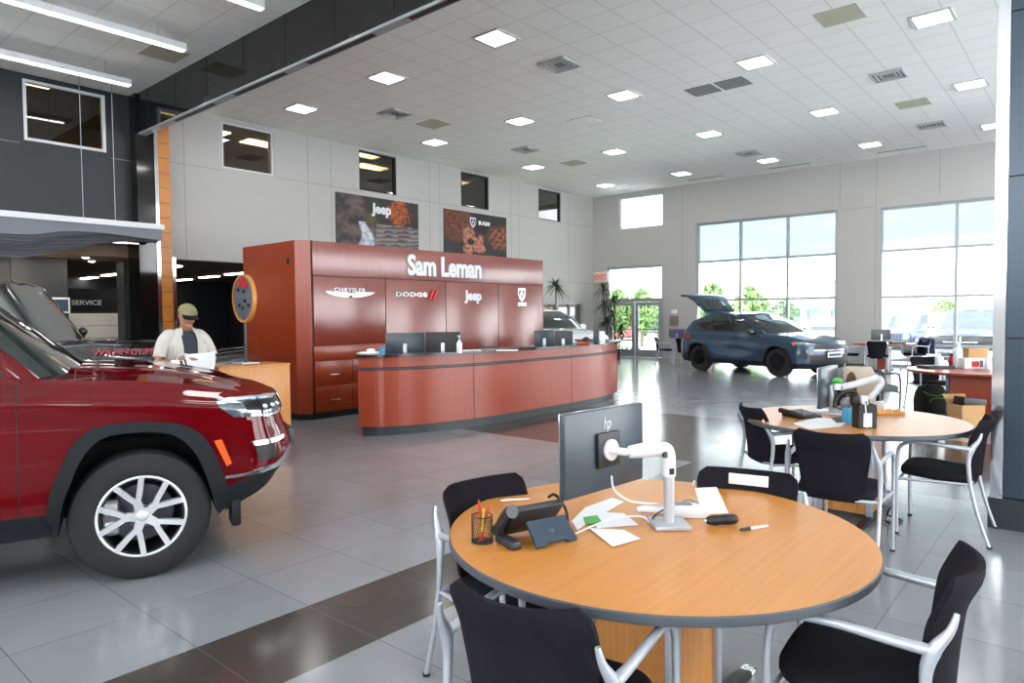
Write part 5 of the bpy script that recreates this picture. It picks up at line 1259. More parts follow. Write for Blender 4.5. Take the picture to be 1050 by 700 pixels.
b = MB(); b.box(.96, 1.045, -.26, .26, .60, .74, .012); b.mat(1); b.box(1.045, 1.048, -.22, .22, .62, .72); b.build('plate_bracket', ['dark_grey_plastic', 'black_plastic'], gc)
b = MB(); K.strip(b, -1, [(2.2,.02),(2.6,.03),(3.0,.04)], [(2.2,.07),(2.6,.06),(3.0,.06)], .02, 1, 4, useV=True); b.build('wiper', 'black_plastic', gc)
b = MB(); b.box(-.02, .02, -.08, .08, 1.05, 1.2, .0); 
# blue crossover with the raised tailgate
def sc_arch(A, sx, sz, z0): return [(x*sx, z0+(z-.34)*sz) for x, z in A]
HN = dict(R=.352, rim=.235, wb=2.64, track=.905, wheel='dark', paint='blue_paint', xr=-3.1, xf=.45, clad=1, open_back=True, mirror=(-.72, .98, 1.10), mirrorm='black_paint', ws_t=2.12,
  arch_out=[(x*.93, .30+(z-.44)*.90) for x, z in ARO], arch_in=[(x*.93, .22+(z-.34)*.94) for x, z in ARI], flare='black_plastic',
  lines=[dict(z=[(-9,.24),(.4,.24),(.8,.22)], hw=CAPS(.86), nose=.80, tail=-3.42, n=2.3),
         dict(z=[(-9,.36),(.4,.36),(.9,.36)], hw=CAPS(.91), nose=.90, tail=-3.52, n=2.2),
         dict(z=[(-9,.62),(9,.60)], hw=[(-3.4,.90),(-2.6,.925),(-1.4,.90),(0,.925),(.45,.90)], nose=.93, tail=-3.55, n=2.2),
         dict(z=[(-9,.84),(0,.84),(.9,.80)], hw=[(-3.4,.89),(-2.6,.915),(-1.4,.905),(0,.91),(.45,.87)], nose=.90, tail=-3.54, n=2.2),
         dict(z=[(-9,.99),(0,.97),(.5,.90),(.9,.84)], hw=[(-3.4,.85),(-2,.885),(0,.87),(.45,.83)], nose=.84, tail=-3.48, n=2.3),
         dict(z=[(-9,1.10),(-2,1.08),(-.5,1.05),(.2,1.0),(.55,.93),(.85,.86)], hw=[(-3.4,.80),(-.6,.82),(0,.79),(.45,.76)], nose=.80, tail=-3.42, n=2.3)],
  crown=[(-4,.0),(-.9,.02),(-.4,.045),(.2,.055),(.6,.03),(.78,0)], ridges=[(.42,.08,.008,-.6,.5)],
  cab=[dict(z=[(-9,1.08),(-2,1.06),(9,1.03)], hw=CAPS(.80), xf=-.55, nose=-.18, xr=-3.2, tail=-3.46, n=2.4, lin=1),
       dict(z=[(-9,1.36),(9,1.36)], hw=CAPS(.725), xf=-.98, nose=-.66, xr=-2.95, tail=-3.2, n=2.4),
       dict(z=[(-2.7,1.54),(-1.8,1.58),(-1.2,1.54)], hw=CAPS(.60), xf=-1.38, nose=-1.15, xr=-2.55, tail=-2.7, n=2.5)],
  cab_xr=-3.2, cab_xf=-.55, ws=(.1, 1.9),
  windows=[([(1.70,.2),(1.97,.2)], [(1.66,1.72),(1.93,1.5)]), ([(1.34,.2),(1.68,.2)], [(1.30,1.72),(1.64,1.74)]), ([(1.08,.3),(1.32,.22)], [(1.16,1.45),(1.28,1.7)])],
  seams=[(-.52,.38,1.04),(-1.55,.36,1.06)], handles=[(-1.35,.90),(-2.2,.93)])
hn, HB, KB = make_car('crossover', 'blue-grey compact crossover with its tailgate raised, before the tall windows', HN, 0, 0, 0)
hd = radians(-110); fw_ = Vector((16.97, 6.01, 0)); hn.location = fw_+Vector((-sin(hd), cos(hd), 0))*.905; hn.rotation_euler = (0, 0, hd)
for s_ in (-1, 1):
    b = MB(); HB.strip(b, s_, [(1.98,.86),(2.2,.87),(2.62,.82)], [(2.02,.80),(2.2,.79),(2.62,.785)], .008, 3, 5); o = b.build('headlight', 'headlamp', hn)
    b = MB(); HB.strip(b, s_, [(1.985,.86),(2.06,.87)], [(2.0,.79),(2.06,.79)], .014, 2, 4); b.build('turn_lamp', 'amber', o)
    b = MB(); HB.strip(b, s_, [(2.06,.865),(2.3,.86),(2.6,.825)], [(2.06,.845),(2.3,.84),(2.6,.81)], .014, 2, 4); b.build('light_bar', 'lens', o)
    b = MB(); HB.strip(b, s_, [(2.2,.70),(2.42,.6)], [(2.26,.52),(2.42,.46)], .006, 3, 4); b.build('bumper_vent', 'black_plastic', hn)
    b = MB(); HB.strip(b, s_, [(.75,.98),(1.0,.99),(1.06,.97)], [(.75,.90),(1.0,.88),(1.05,.9)], .01, 2, 4); b.build('tail_lamp', 'tail_red', hn)
b = MB(); HB.strip(b, -1, [(2.58+.84*i/10,.80) for i in range(11)], [(2.58+.84*i/10,.70) for i in range(11)], .008, 3, 3); b.build('grille', 'black_plastic', hn)
b = MB(); HB.strip(b, -1, [(2.46+1.08*i/10,.56) for i in range(11)], [(2.5+1.0*i/10,.34) for i in range(11)], .006, 3, 3); b.build('lower_grille', 'black_plastic', hn)
b = MB(); HB.strip(b, -1, [(2.55+.9*i/10,.685) for i in range(11)], [(2.55+.9*i/10,.665) for i in range(11)], .012, 1, 3); b.build('bumper_trim', 'chrome', hn)
b = MB(); b.box(.935, .955, -.26, .26, .50, .63, .004); b.mat(1); b.box(.955, .957, -.22, .22, .535, .59); b.build('front_plate', ['white_plastic', 'navy_trim'], hn)
# raised tailgate: glass panel and lower skin, hinged at the roof's rear edge
G = TR(-2.66, 0, 1.56, ry=radians(42))
b = MB(); rows = []
for i in range(13):
    u = -1+2*i/12
    rows.append([(-.0-.02, u*.58, .03), (-.20, u*.60, .035+.02*(1-u*u)), (-.52, u*.66, .04+.03*(1-u*u)), (-.70, u*.70, .03+.04*(1-u*u)), (-.85, u*.72, -.02+.03*(1-u*u)), (-1.0, u*.70, -.14+.02*(1-u*u)), (-1.08, u*.66, -.22),
                 (-1.0, u*.66, -.22), (-.82, u*.68, -.07), (-.55, u*.64, -.01), (-.2, u*.58, -.01), (-.02, u*.56, -.01)])
b.grid(rows, True, G, closev=True); b.cap([tuple(G @ Vector(p)) for p in rows[0]]); b.cap([tuple(G @ Vector(p)) for p in rows[-1]]); tg = b.build('tailgate', 'blue_paint', hn)
b = MB(); b.grid([[(-.10, u*.50, .055+.02*(1-u*u)), (-.3, u*.54, .062+.025*(1-u*u)), (-.52, u*.57, .052+.03*(1-u*u))] for u in [-1+i/5 for i in range(11)]], True, G)
b.grid([[(-.10, u*.50, -.02), (-.3, u*.54, -.02), (-.52, u*.57, -.02)] for u in [-1+i/5 for i in range(11)]], True, G); b.build('rear_glass', 'car_glass', tg, recalc=False)
b = MB(); b.cyl(G @ Vector((-.35, .62, -.02)), (-2.95, .66, 1.15), .012); b.cyl(G @ Vector((-.35, -.62, -.02)), (-2.95, -.66, 1.15), .012); b.build('gas_strut', 'chrome', hn)
# black off-roader behind the red car
WR = dict(R=.40, rim=.22, wb=2.95, track=.86, wheel='dark', paint='black_paint', xr=-3.5, xf=.40, clad=1, ws_t=2.1,
  arch_out=[(x*1.08, .40+(z-.44)*1.08) for x, z in ARO], arch_in=[(x*1.05, .34+(z-.34)*1.05) for x, z in ARI], flare='black_plastic', flare_off=.14, mirror=(-.85, .95, 1.32), msize=.07,
  lines=[dict(z=CAPS(.42), hw=CAPS(.74), nose=.50, tail=-3.6, n=6, m=6), dict(z=CAPS(.58), hw=CAPS(.78), nose=.58, tail=-3.7, n=6, m=6),
         dict(z=CAPS(.85), hw=[(-4,.79),(-.8,.78),(-.3,.72),(.4,.68)], nose=.60, tail=-3.72, n=6, m=6), dict(z=[(-9,1.05),(9,1.03)], hw=[(-4,.79),(-.8,.775),(-.3,.70),(.4,.65)], nose=.60, tail=-3.72, n=6, m=6),
         dict(z=[(-9,1.2),(-.8,1.20),(-.3,1.18),(.6,1.13)], hw=[(-4,.76),(-.8,.74),(-.3,.66),(.4,.60)], nose=.57, tail=-3.7, n=5, m=6)],
  crown=[(-4,.0),(-.7,.05),(0,.055),(.4,.05),(.58,0)], ridges=[(.28,.1,.02,-.6,.5)],
  cab=[dict(z=CAPS(1.20), hw=CAPS(.76), xf=-.82, nose=-.72, xr=-3.55, tail=-3.68, n=5, m=6, lin=1), dict(z=CAPS(1.84), hw=CAPS(.64), xf=-1.22, nose=-1.12, xr=-3.45, tail=-3.55, n=5, m=6)],
  cab_xr=-3.55, cab_xf=-.82, ws=(.06, .92), windows=[([(1.64,.1),(1.95,.1)], [(1.62,.88),(1.95,.88)]), ([(1.3,.1),(1.6,.1)], [(1.32,.88),(1.58,.88)]), ([(1.04,.1),(1.26,.1)], [(1.04,.88),(1.28,.88)])],
  seams=[(-.85,.6,1.2),(-1.85,.6,1.2)], handles=[(-1.7,1.05)])
wr, HW, KW = make_car('offroader', 'black boxy off-roader parked behind the red SUV, red WRANGLER decal on its hood', WR, 0, 0, 0)
pw = atd(193, 368, 8.0); wa = radians(-32); wr.rotation_euler = (0, 0, wa); wr.location = Vector((pw.x, pw.y, 0))-Vector((cos(wa), sin(wa), 0))*.6+Vector((-sin(wa), cos(wa), 0))*.66; wr.scale = (1.07,)*3
b = MB(); b.text('WRANGLER', .082, .003, .001, M=TR(-.03, -.690, 1.125, rx=radians(82), rz=radians(3.5)), sx=1.25, space=1.1); b.build('hood_decal', mat('decal_red', (190,40,66), .5), wr)
b = MB(); b.box(-.55, .1, -.70, -.67, .93, .99, .01); b.build('side_vent', 'silver_paint', wr)
b = MB(); b.box(.58, .62, -.5, .5, .8, 1.1, .02)
b.mat(1)
for k in range(7): b.box(.615, .63, -.36+.105*k, -.31+.105*k, .84, 1.07, .005)
b.build('grille', ['black_paint', 'silver'], wr)
b = MB(); b.box(.60, .82, -.86, .86, .50, .68, .04); b.build('bumper', 'cladding', wr)
for s_ in (-1, 1):
    b = MB(); b.cyl((.60, s_*.52, .97), (.635, s_*.52, .97), .10, n=24); b.build('headlight', 'lens', wr)
# second dark car deeper in the lane, white vehicle on the right, cars outside
def quick(name, label, x, y, rz, z, paint, h=1.0, wheel_='dark', res=.4, L=None, cat='car'):
    import copy
    sp = copy.deepcopy(L or HN); sp['paint'] = paint; sp['res'] = res; sp['open_back'] = False; sp['wheel'] = wheel_; sp.pop('mirrorm', None)
    return make_car(name, label, sp, x, y, rz, z, cat)
pq = atd(222, 350, 10.6)
qc, HQ, KQ = quick('sedan', 'black car with red tail lamps beyond the man in the cap', pq.x+1.0, pq.y+1.2, radians(150), 0, 'black_paint')
for s_ in (-1, 1):
    b = MB(); HQ.strip(b, s_, [(.3,.98),(1.0,1.0),(1.12,.98)], [(.3,.88),(1.0,.86),(1.1,.88)], .01, 2, 4); b.build('tail_lamp', 'tail_red', qc)
PK = dict(R=.42, rim=.25, wb=3.6, track=.95, wheel='dark', paint='white_paint', xr=-4.2, xf=.6, clad=1, ws_t=2.12, mirror=(-.75, 1.18, 1.42), mirrorm='chrome',
  arch_out=[(x*1.08, .42+(z-.44)*1.05) for x, z in ARO], arch_in=[(x*1.05, .36+(z-.34)*1.05) for x, z in ARI], flare='white_paint', flare_off=.01,
  lines=[dict(z=CAPS(.42), hw=CAPS(.94), nose=.85, tail=-4.7, n=4, m=5), dict(z=CAPS(.60), hw=CAPS(1.0), nose=.98, tail=-4.8, n=4, m=5),
         dict(z=CAPS(.85), hw=CAPS(1.01), nose=.98, tail=-4.8, n=4.5, m=5), dict(z=[(-9,1.1),(9,1.08)], hw=CAPS(1.0), nose=.94, tail=-4.8, n=4.5, m=5), dict(z=[(-9,1.3),(-.6,1.32),(.6,1.25),(.9,1.22)], hw=CAPS(.92), nose=.88, tail=-4.75, n=4, m=5)],
  crown=[(-4,.0),(-.7,.05),(0,.06),(.6,.04),(.86,0)], ridges=[(.38,.12,.03,-.6,.85)],
  cab=[dict(z=CAPS(1.28), hw=CAPS(.92), xf=-.75, nose=-.5, xr=-2.9, tail=-3.0, n=3.2, m=6, lin=1), dict(z=CAPS(1.95), hw=CAPS(.70), xf=-1.5, nose=-1.3, xr=-2.75, tail=-2.85, n=3.2, m=6)],
  cab_xr=-2.9, cab_xf=-.75, ws=(.06, .93), windows=[([(1.6,.1),(1.97,.1)], [(1.56,.88),(1.95,.88)]), ([(1.08,.1),(1.55,.1)], [(1.1,.88),(1.5,.88)])],
  seams=[(-.8,.62,1.3),(-1.85,.62,1.3)], handles=[(-1.7,1.18)])
pt = atd(571, 345, 18.2)
wt, HT, KT = quick('suv', 'white SUV parked behind the right end of the reception desk', pt.x, pt.y, 0, 0, 'white_paint', res=.5)
ta = radians(-106); wt.scale = (1.0, 1.05, 1.10); wt.rotation_euler = (0, 0, ta); wt.location = Vector((pt.x, pt.y, 0))-Vector((cos(ta), sin(ta), 0))*.55+Vector((-sin(ta), cos(ta), 0))*.9
# ------------------------------------------------------------------ outside
A = math.atan2(right.y, right.x)
GZ = -.35
mat('asphalt', (182,184,186), .9, var=.08, scale=.6); mat('lawn', (120,150,80), .95, var=.25, scale=3); mat('tree_green', (102,128,72), .8, var=.35, scale=3); mat('tree_green2', (98,118,88), .8, var=.3, scale=3)
mat('far_wall', (214,222,232), .8, var=.05, scale=1); mat('far_glass', (120,160,200), .2)
b = MB(); b.box(22.3, 140, -90, 90, GZ-.2, GZ); b.box(-70, 22.3, -90, YR-.3, GZ-.2, GZ); b.box(-70, XL-.3, YR-.3, 90, GZ-.2, GZ); struct(b.build('ground', 'asphalt'))
b = MB(); b.box(26.5, 29, 8, 40, GZ, GZ+.06); tag(b.build('lawn', 'lawn'), 'grass strips of the car park outside the windows', 'grass', kind='stuff')
b = MB(); b.box(22.25, 24.2, YR, YA+6, -.36, -.02); struct(b.build('walkway', 'concrete'))
RW = TR(0, 0, GZ)
ol = dict(WR); ol['paint'] = 'silver_paint'; ol['cabm'] = 'silver_paint'; ol['res'] = .4; ol['wheel'] = 'dark'; ol['flare'] = 'navy_paint'
pg = atd(921, 345, 27); pr = atd(988, 345, 21.5)
gl, HG, KG = make_car('offroader', 'silver-blue boxy off-roader facing the tall window outside, left of the big pickup', ol, 0, 0, 0, GZ)
ga = math.atan2(-pg.y, -pg.x)-.35; gl.rotation_euler = (0, 0, ga); gl.location = (pg.x, pg.y, GZ)
b = MB(); b.box(.58, .62, -.62, .62, .75, 1.12, .02); b.mat(1)
for k in range(7): b.box(.615, .63, -.36+.105*k, -.31+.105*k, .80, 1.08, .005)
b.build('grille', ['silver_paint', 'black_plastic'], gl)
b = MB(); b.box(.60, .85, -.9, .9, .48, .68, .04); b.build('bumper', 'cladding', gl)
for s_ in (-1, 1):
    b = MB(); b.cyl((.60, s_*.52, .97), (.64, s_*.52, .97), .10, n=20); b.build('headlight', 'lens', gl)
pk = dict(PK); pk['paint'] = 'navy_paint'; pk['flare'] = 'navy_paint'; pk['res'] = .5
rm, HR, KR = make_car('pickup_truck', 'large blue-silver pickup truck facing the window outside, black grille', pk, 0, 0, 0, GZ)
ra = math.atan2(-pr.y, -pr.x)-.12; rm.rotation_euler = (0, 0, ra); rm.location = (pr.x+.3, pr.y, GZ)
b = MB(); HR.strip(b, -1, [(2.42+1.16*i/10,1.17) for i in range(11)], [(2.48+1.04*i/10,.78) for i in range(11)], .02, 3, 2); o = b.build('grille', 'black_plastic', rm)
b = MB(); HR.strip(b, -1, [(2.42+1.16*i/10,1.19) for i in range(11)], [(2.42+1.16*i/10,1.15) for i in range(11)], .035, 1, 2)
b.box(.98, 1.02, -.45, .45, .95, 1.0, .008); b.box(.98, 1.02, -.03, .03, .8, 1.15, .006); b.build('grille_surround', 'chrome', o)
b = MB(); b.box(.90, 1.12, -1.0, 1.0, .5, .76, .05); b.build('bumper', 'chrome', rm)
b = MB(); b.box(1.115, 1.125, -.5, .5, .54, .66, .004); b.build('bumper_intake', 'black_plastic', rm)
for s_ in (-1, 1):
    b = MB(); HR.strip(b, s_, [(1.98,1.16),(2.3,1.17),(2.46,1.16)], [(2.0,1.0),(2.3,.98),(2.46,.98)], .015, 2, 4); b.build('headlight', 'lens', rm)
for (px, py, dd, m, rz, lab) in ((700, 333, 44, 'car_red_paint', 60, None), (648, 338, 52, 'car_red_paint', 20, 'red car far outside, seen through the glass doors'), (671, 337, 62, 'silver_paint', 20, 'pale car far outside behind the right-hand door leaf'),
                                 (824, 337, 34, 'white_paint', 35, 'white car outside behind the hood of the blue crossover'), (856, 337, 46, 'car_red_paint', 25, 'red car outside at the right edge of the middle window'), (948, 330, 50, 'white_paint', 200, 'white car outside between the off-roader and the pickup')):
    if not lab: continue
    p = atd(px, py, dd); quick('parked_car', lab, p.x, p.y, radians(rz), GZ, m, res=.25)
def tree(px, dd, h, r, label, m='tree_green', seed=1):
    rnd = random.Random(seed); p = atd(px, 330, dd); t = thing('tree', label, 'tree', (p.x, p.y, GZ))
    b = MB(); b.tube([(0, 0, 0), (.05, 0, h*.3), (0, .05, h*.7)], [.12, .1, .05], 8, 4)
    for k in range(5): a = k*1.3; b.tube([(0, 0, h*(.3+.06*k)), (r*.5*cos(a), r*.5*sin(a), h*(.5+.06*k))], [.05, .02], 6, 1)
    b.build('trunk', 'bark', t)
    f = MB()
    for k in range(900):
        u = rnd.random(); a = rnd.uniform(0, 2*pi); zz = h*(.28+.72*u); rr = r*(sin(pi*min(1, (u*.92+.08)))**.6)*(rnd.random()**.45)
        c = Vector((rr*cos(a), rr*sin(a), zz)); e = Euler((rnd.uniform(0, 3), rnd.uniform(0, 3), rnd.uniform(0, 3))).to_matrix(); s_ = rnd.uniform(.12, .26)
        f.add([c+e @ Vector(q)*s_ for q in ((-1, 0, 0), (0, -.5, .1), (1, 0, 0), (0, .5, .1))], [(0, 1, 2, 3)])
    f.build('foliage', m, t, recalc=False)
tree(634, 40, 3.3, .85, 'slim green tree outside, left in the door glass', seed=1); tree(658, 40, 3.3, .9, 'green tree outside behind the middle of the glass doors', seed=2)
tree(675, 50, 2.9, .9, 'small green tree outside at the right door leaf', 'tree_green2', seed=3)
tree(730, 46, 4.0, 1.0, 'green tree outside behind the raised tailgate', seed=4); tree(769, 42, 3.5, 1.15, 'broad green tree outside above the roof of the blue crossover', seed=5)
tree(804, 55, 2.9, 1.2, 'greyish green tree outside left of the far blue building', 'tree_green2', seed=6); tree(968, 70, 3.0, 1.5, 'pale green tree far outside behind the pickup', seed=7)
def bush(px, dd, r, label, seed):
    rnd = random.Random(seed); p = atd(px, 340, dd); f = MB()
    for k in range(260):
        a = rnd.uniform(0, 2*pi); el = rnd.uniform(0, 1.5); rr = r*rnd.random()**.4; c = Vector((rr*cos(a)*cos(el), rr*sin(a)*cos(el), .05+rr*sin(el))); e = Euler((rnd.uniform(0, 3), rnd.uniform(0, 3), 0)).to_matrix()
        f.add([c+e @ Vector(q)*.1 for q in ((-1, 0, 0), (0, -.5, 0), (1, 0, 0), (0, .5, 0))], [(0, 1, 2, 3)])
    tag(f.build('bush', 'tree_green', loc=(p.x, p.y, GZ), recalc=False), label, 'bush')
bush(632, 27, .7, 'low yellow-green bush outside, left door leaf', 1); bush(652, 27, .6, 'low bush outside beside the door mullion', 2)
# far blue-white building
pb_ = atd(838, 320, 62); t = thing('far_building', 'pale blue and white commercial building far outside behind the middle window', 'building', (pb_.x, pb_.y, GZ), A+.15)
b = MB(); b.box(-6.2, 6, 0, 8, 0, 3.2); b.box(-1.5, 6, -.3, 8, 3.2, 4.6); b.build('wall', 'far_wall', t)
b = MB(); b.box(-6.6, 6.6, -1.5, .2, 2.3, 2.6); b.box(-2, 6.4, -.8, .2, 4.5, 4.8); b.build('fascia', 'far_glass', t)
for k in range(5):
    b = MB(); b.box(-5.6+2.3*k, -4.2+2.3*k, -.35, -.05, .3, 2.1); b.build('window', 'far_glass', t)
pb_ = atd(640, 322, 80); t = thing('far_building', 'low pale building on the horizon behind the glass doors', 'building', (pb_.x, pb_.y, GZ), A)
b = MB(); b.box(-7, 12, 0, 6, 0, 2.6); b.build('wall', 'far_wall', t); b = MB(); b.box(-7.3, 12.3, -.4, 6, 2.6, 2.9); b.build('roof', 'far_glass', t)
pb_ = atd(925, 320, 75); t = thing('far_building', 'pale low building far outside behind the off-roader', 'building', (pb_.x, pb_.y, GZ), A+.3)
b = MB(); b.box(-5, 3, 0, 6, 0, 4.6); b.build('wall', 'far_wall', t); b = MB(); b.box(-5.2, 3.2, -.3, 6, 4.6, 4.9); b.build('roof', 'far_glass', t)

# ------------------------------------------------------------------ person
mat('skin', (176,122,98), .55, var=.08, scale=30); mat('shirt', (204,200,192), .85, var=.05, scale=12, bump=.2, bscale=60); mat('tee', (52,58,68), .9, var=.3, scale=18)
mat('trousers', (42,44,50), .9, var=.1, scale=20); mat('camo', (132,126,92), .9, var=.45, scale=28); mat('shoe', (36,34,34), .6); mat('hair', (60,50,44), .9)
def skin_body(name, pts, edges, m, parent, sub=2):
    me = bpy.data.meshes.new(name); me.from_pydata([p[:3] for p in pts], edges, []); o = bpy.data.objects.new(name, me); COL.objects.link(o)
    md = o.modifiers.new('s', 'SKIN'); md.use_smooth_shade = True
    for i, p in enumerate(pts): me.skin_vertices[0].data[i].radius = (p[3], p[4] if len(p) > 4 else p[3])
    me.skin_vertices[0].data[0].use_root = True
    o.modifiers.new('u', 'SUBSURF').levels = sub; o.modifiers['u'].render_levels = sub
    bpy.context.view_layer.update(); dg = bpy.context.evaluated_depsgraph_get(); m2 = bpy.data.meshes.new_from_object(o.evaluated_get(dg)); m2.name = name
    bpy.data.objects.remove(o); o = bpy.data.objects.new(name, m2); COL.objects.link(o); o.parent = parent; m2.materials.clear(); m2.materials.append(MATS[m])
    for p in m2.polygons: p.use_smooth = True
    return o
pp = atd(189, 340, 7.15)
tm = thing('person', 'person in a camouflage cap and open pale short-sleeved shirt looking down at papers', 'person', (pp.x, pp.y, 0), math.atan2(-pp.y, -pp.x)+.42); tm.scale = (.93, .93, .965)
# local +x is the way he faces, +y his left
B = [(0,0,.98,.13,.16), (0,0,1.12,.115,.15), (.0,0,1.26,.125,.165), (-.01,0,1.40,.11,.17), (.0,0,1.49,.062,.062), (.035,0,1.56,.06,.06), (.075,0,1.645,.082,.078), (.07,0,1.72,.088,.078),
     (-.01,.165,1.43,.066), (.02,.26,1.30,.05), (.05,.30,1.17,.044), (.17,.20,1.20,.035), (.27,.10,1.235,.026),
     (-.01,-.165,1.43,.066), (.02,-.27,1.30,.05), (.04,-.31,1.16,.044), (.17,-.21,1.18,.035), (.27,-.10,1.22,.026),
     (0,.10,.88,.10), (.02,.11,.50,.062), (0,.11,.09,.042), (0,-.10,.88,.10), (.02,-.12,.50,.062), (0,-.13,.09,.042)]
E_ = [(0,1),(1,2),(2,3),(3,4),(4,5),(5,6),(6,7),(3,8),(8,9),(9,10),(10,11),(11,12),(3,13),(13,14),(14,15),(15,16),(16,17),(0,18),(18,19),(19,20),(0,21),(21,22),(22,23)]
for q, k0, hy in ((1, 12, .10), (-1, 17, -.10)):      # palm and fingers curled round the papers
    n0 = len(B); B.append((.31, hy-q*.02, B[k0][2]-.0, .020, .030)); E_.append((k0, n0))
    for f_ in range(4):
        n1 = len(B); dy = q*(.024-.017*f_); L_ = (.9, 1, .95, .8)[f_]
        B += [(.335, hy-q*.02+dy, B[k0][2]+.004, .009), (.335+.028*L_, hy-q*.03+dy, B[k0][2]-.004, .0085), (.345+.04*L_, hy-q*.04+dy, B[k0][2]-.022, .007)]; E_ += [(n0, n1), (n1, n1+1), (n1+1, n1+2)]
    n1 = len(B); B += [(.315, hy-q*.055, B[k0][2]+.012, .009), (.34, hy-q*.07, B[k0][2]+.012, .008)]; E_ += [(n0, n1), (n1, n1+1)]
skin_body('body', B, E_, 'skin', tm)
HM = TR(.08, 0, 1.665, ry=radians(20))
b = MB(); b.sphere((0, 0, 0), .105, 14, (.98, .78, 1.18), HM); b.sphere((.10, 0, -.01), .018, 6, (1, .8, 1.6), HM); b.sphere((.07, 0, -.085), .04, 8, (.8, 1, .7), HM)
for q in (1, -1): b.sphere((-.005, q*.084, -.005), .026, 6, (.6, .35, 1.2), HM)
b.mat(1); b.sphere((-.02, 0, .0), .106, 12, (.88, .80, .95), HM); b.mat(2)
for q in (1, -1): b.sphere((.088, q*.032, .012), .011, 6, (.5, 1, .7), HM)
b.mat(3); b.box(.092, .104, -.022, .022, -.062, -.056, .002, HM); b.build('head', ['skin', 'hair', 'black_plastic', mat('lips', (150,84,76), .6)], tm)
b = MB(); rows = []
for i in range(9):
    a = pi/2*i/8; rows.append([((.115*cos(2*pi*k/28)*cos(a)-.0), .098*sin(2*pi*k/28)*cos(a), .035+.095*sin(a)) for k in range(28)])
b.grid(rows, True, HM, closev=True); cap_ = b.build('cap', 'camo', tm)
b = MB(); br = []
for i in range(13):
    a = -1.15+2.3*i/12; br.append([(.105*cos(a), .09*sin(a), .04), (.105*cos(a)+.085*cos(a)**.5 if cos(a) > 0 else .105*cos(a), .092*sin(a), .022-.02*sin(a)**2), (.105*cos(a)+.085*cos(a)**.5, .092*sin(a), .014-.02*sin(a)**2), (.10*cos(a), .088*sin(a), .032)])
b.grid(br, True, HM, closev=True); b.build('brim', 'black_fabric', cap_)
# clothes: each a shell round the body, open in front for the shirt
def torso_ring(z, rx, ry, cx, a0, a1, n=28): return [(cx+rx*cos(a0+(a1-a0)*i/n), ry*sin(a0+(a1-a0)*i/n), z) for i in range(n+1)]
b = MB(); sh = []
for z, rx, ry, cx, o_ in ((.90,.185,.245,.0,.42), (1.0,.18,.238,.0,.40), (1.15,.17,.215,.0,.38), (1.3,.17,.22,-.005,.36), (1.40,.155,.215,-.01,.40), (1.465,.125,.17,-.012,.5), (1.50,.09,.11,-.01,.75), (1.525,.08,.085,.0,.7)):
    sh.append(torso_ring(z, rx, ry, cx, o_, 2*pi-o_))
b.grid(sh, True)
for q in (1, -1): b.tube([(-.012, q*.11, 1.445), (-.012, q*.16, 1.435), (0, q*.215, 1.385), (.018, q*.262, 1.30), (.03, q*.285, 1.225)], [.07, .085, .08, .07, .07], 14, 4, cap=False)
sh_ = b.build('shirt', 'shirt', tm)
b = MB()
for q in (1, -1):
    b.grid([[(.02, q*.075, 1.545), (.065, q*.085, 1.53), (.10, q*.10, 1.475)], [(.05, q*.045, 1.53), (.095, q*.06, 1.50), (.125, q*.075, 1.45)]], True)
b.build('collar', 'shirt', sh_, recalc=False)
for q in (1, -1): b = MB(); b.box(.128, .158, q*.13-.05, q*.13+.05, 1.24, 1.35, .006); b.build('chest_pocket', 'shirt', sh_)
b = MB(); sh = [torso_ring(z, rx, ry, cx, 0, 2*pi) for z, rx, ry, cx in ((.92,.16,.22,0), (1.1,.152,.20,0), (1.3,.155,.205,0), (1.40,.135,.2,-.01), (1.47,.10,.12,0), (1.50,.075,.08,.005))]
b.grid(sh, True); b.build('tee_shirt', 'tee', tm)
b = MB(); b.grid([torso_ring(z, rx, ry, 0, 0, 2*pi) for z, rx, ry in ((1.0,.16,.2), (.92,.17,.21), (.84,.16,.21))], True)
for q in (1, -1): b.tube([(0, q*.10, .9), (.02, q*.11, .7), (.02, q*.115, .5), (0, q*.12, .08)], [.115, .105, .085, .078], 14, 4)
b.build('trousers', 'trousers', tm)
for q in (1, -1): b = MB(); b.sphere((.05, q*.12, .045), .06, 8, (2.3, .8, .78)); b.build('shoe', 'shoe', tm)
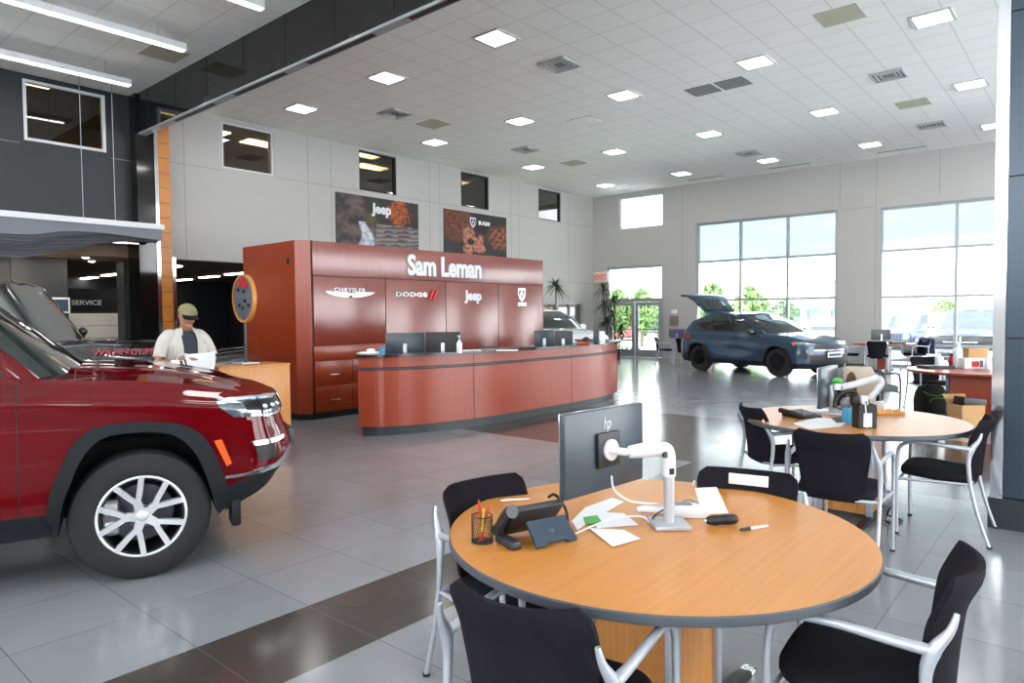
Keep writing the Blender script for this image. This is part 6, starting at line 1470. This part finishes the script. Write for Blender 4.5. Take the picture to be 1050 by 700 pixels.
# what he holds
Mp = Matrix.Translation((pp.x, pp.y, 0)) @ Euler((0, 0, tm.rotation_euler.z)).to_matrix().to_4x4()
b = MB(); rw = []
for i in range(9):
    u = i/8; rw.append([(.33+.03*sin(u*5), .16-.30*u, 1.235-.02*u), (.35+.02*sin(u*4), .15-.28*u, 1.12), (.33, .13-.26*u, .98+.03*sin(u*6))])
rw2 = rw; b.grid(rw2, True); b.grid([[(x-.004, y, z) for x, y, z in r] for r in rw2], True)
o = b.build('papers', 'paper', recalc=False); o.matrix_world = Mp; tag(o, 'white papers drooping from the hands of the person in the cap', 'papers')
t = thing('striped_bag', 'white bag with black diagonal stripes hanging in front of the person in the cap', 'bag', (pp.x, pp.y, 0), tm.rotation_euler.z)
b = MB(); b.prism([(-.27, .90), (-.05, .90), (-.05, 1.15), (-.27, 1.17)], .28, .32, 'x'); b.mat(1)
for k in range(3): b.prism([(-.20+.045*k, 1.16), (-.175+.045*k, 1.16), (-.11+.045*k, .95), (-.135+.045*k, .95)], .32, .322, 'x')
b.mat(0); b.tube([(.30, -.22, 1.15), (.31, -.2, 1.21), (.31, -.12, 1.22), (.30, -.1, 1.15)], .006, 6, 4); b.build('sack', ['paper', 'black_plastic'], t)

# ------------------------------------------------------------------ light: bright hazy sky, a high sun, and the lamps above
w = bpy.data.worlds.new('world'); S.world = w; w.use_nodes = True; nt = w.node_tree; bg = nt.nodes['Background']
tc = nt.nodes.new('ShaderNodeTexCoord'); sp = nt.nodes.new('ShaderNodeSeparateXYZ'); nt.links.new(tc.outputs['Generated'], sp.inputs[0])
rp = nt.nodes.new('ShaderNodeValToRGB'); rp.color_ramp.elements[0].position = .5; rp.color_ramp.elements[0].color = (1, 1, 1, 1); rp.color_ramp.elements[1].position = .8; rp.color_ramp.elements[1].color = (.70, .84, 1, 1)
nt.links.new(mth(nt, 'MULTIPLY_ADD', sp.outputs[2], .5, .5), rp.inputs[0])
no = nt.nodes.new('ShaderNodeTexNoise'); no.inputs['Scale'].default_value = 3.5; no.inputs['Detail'].default_value = 5; nt.links.new(tc.outputs['Generated'], no.inputs['Vector'])
mx = nt.nodes.new('ShaderNodeMix'); mx.data_type = 'RGBA'; nt.links.new(mth(nt, 'MULTIPLY', no.outputs['Fac'], .9), mx.inputs[0]); nt.links.new(rp.outputs[0], mx.inputs[6]); mx.inputs[7].default_value = (1, 1, 1, 1)
nt.links.new(mx.outputs[2], bg.inputs[0]); bg.inputs[1].default_value = 2.4
sl = bpy.data.lights.new('sun', 'SUN'); sl.energy = 12; sl.angle = radians(3); so = bpy.data.objects.new('sun', sl); COL.objects.link(so)
so.rotation_euler = Vector((-.35, .45, 1)).to_track_quat('Z', 'Y').to_euler()
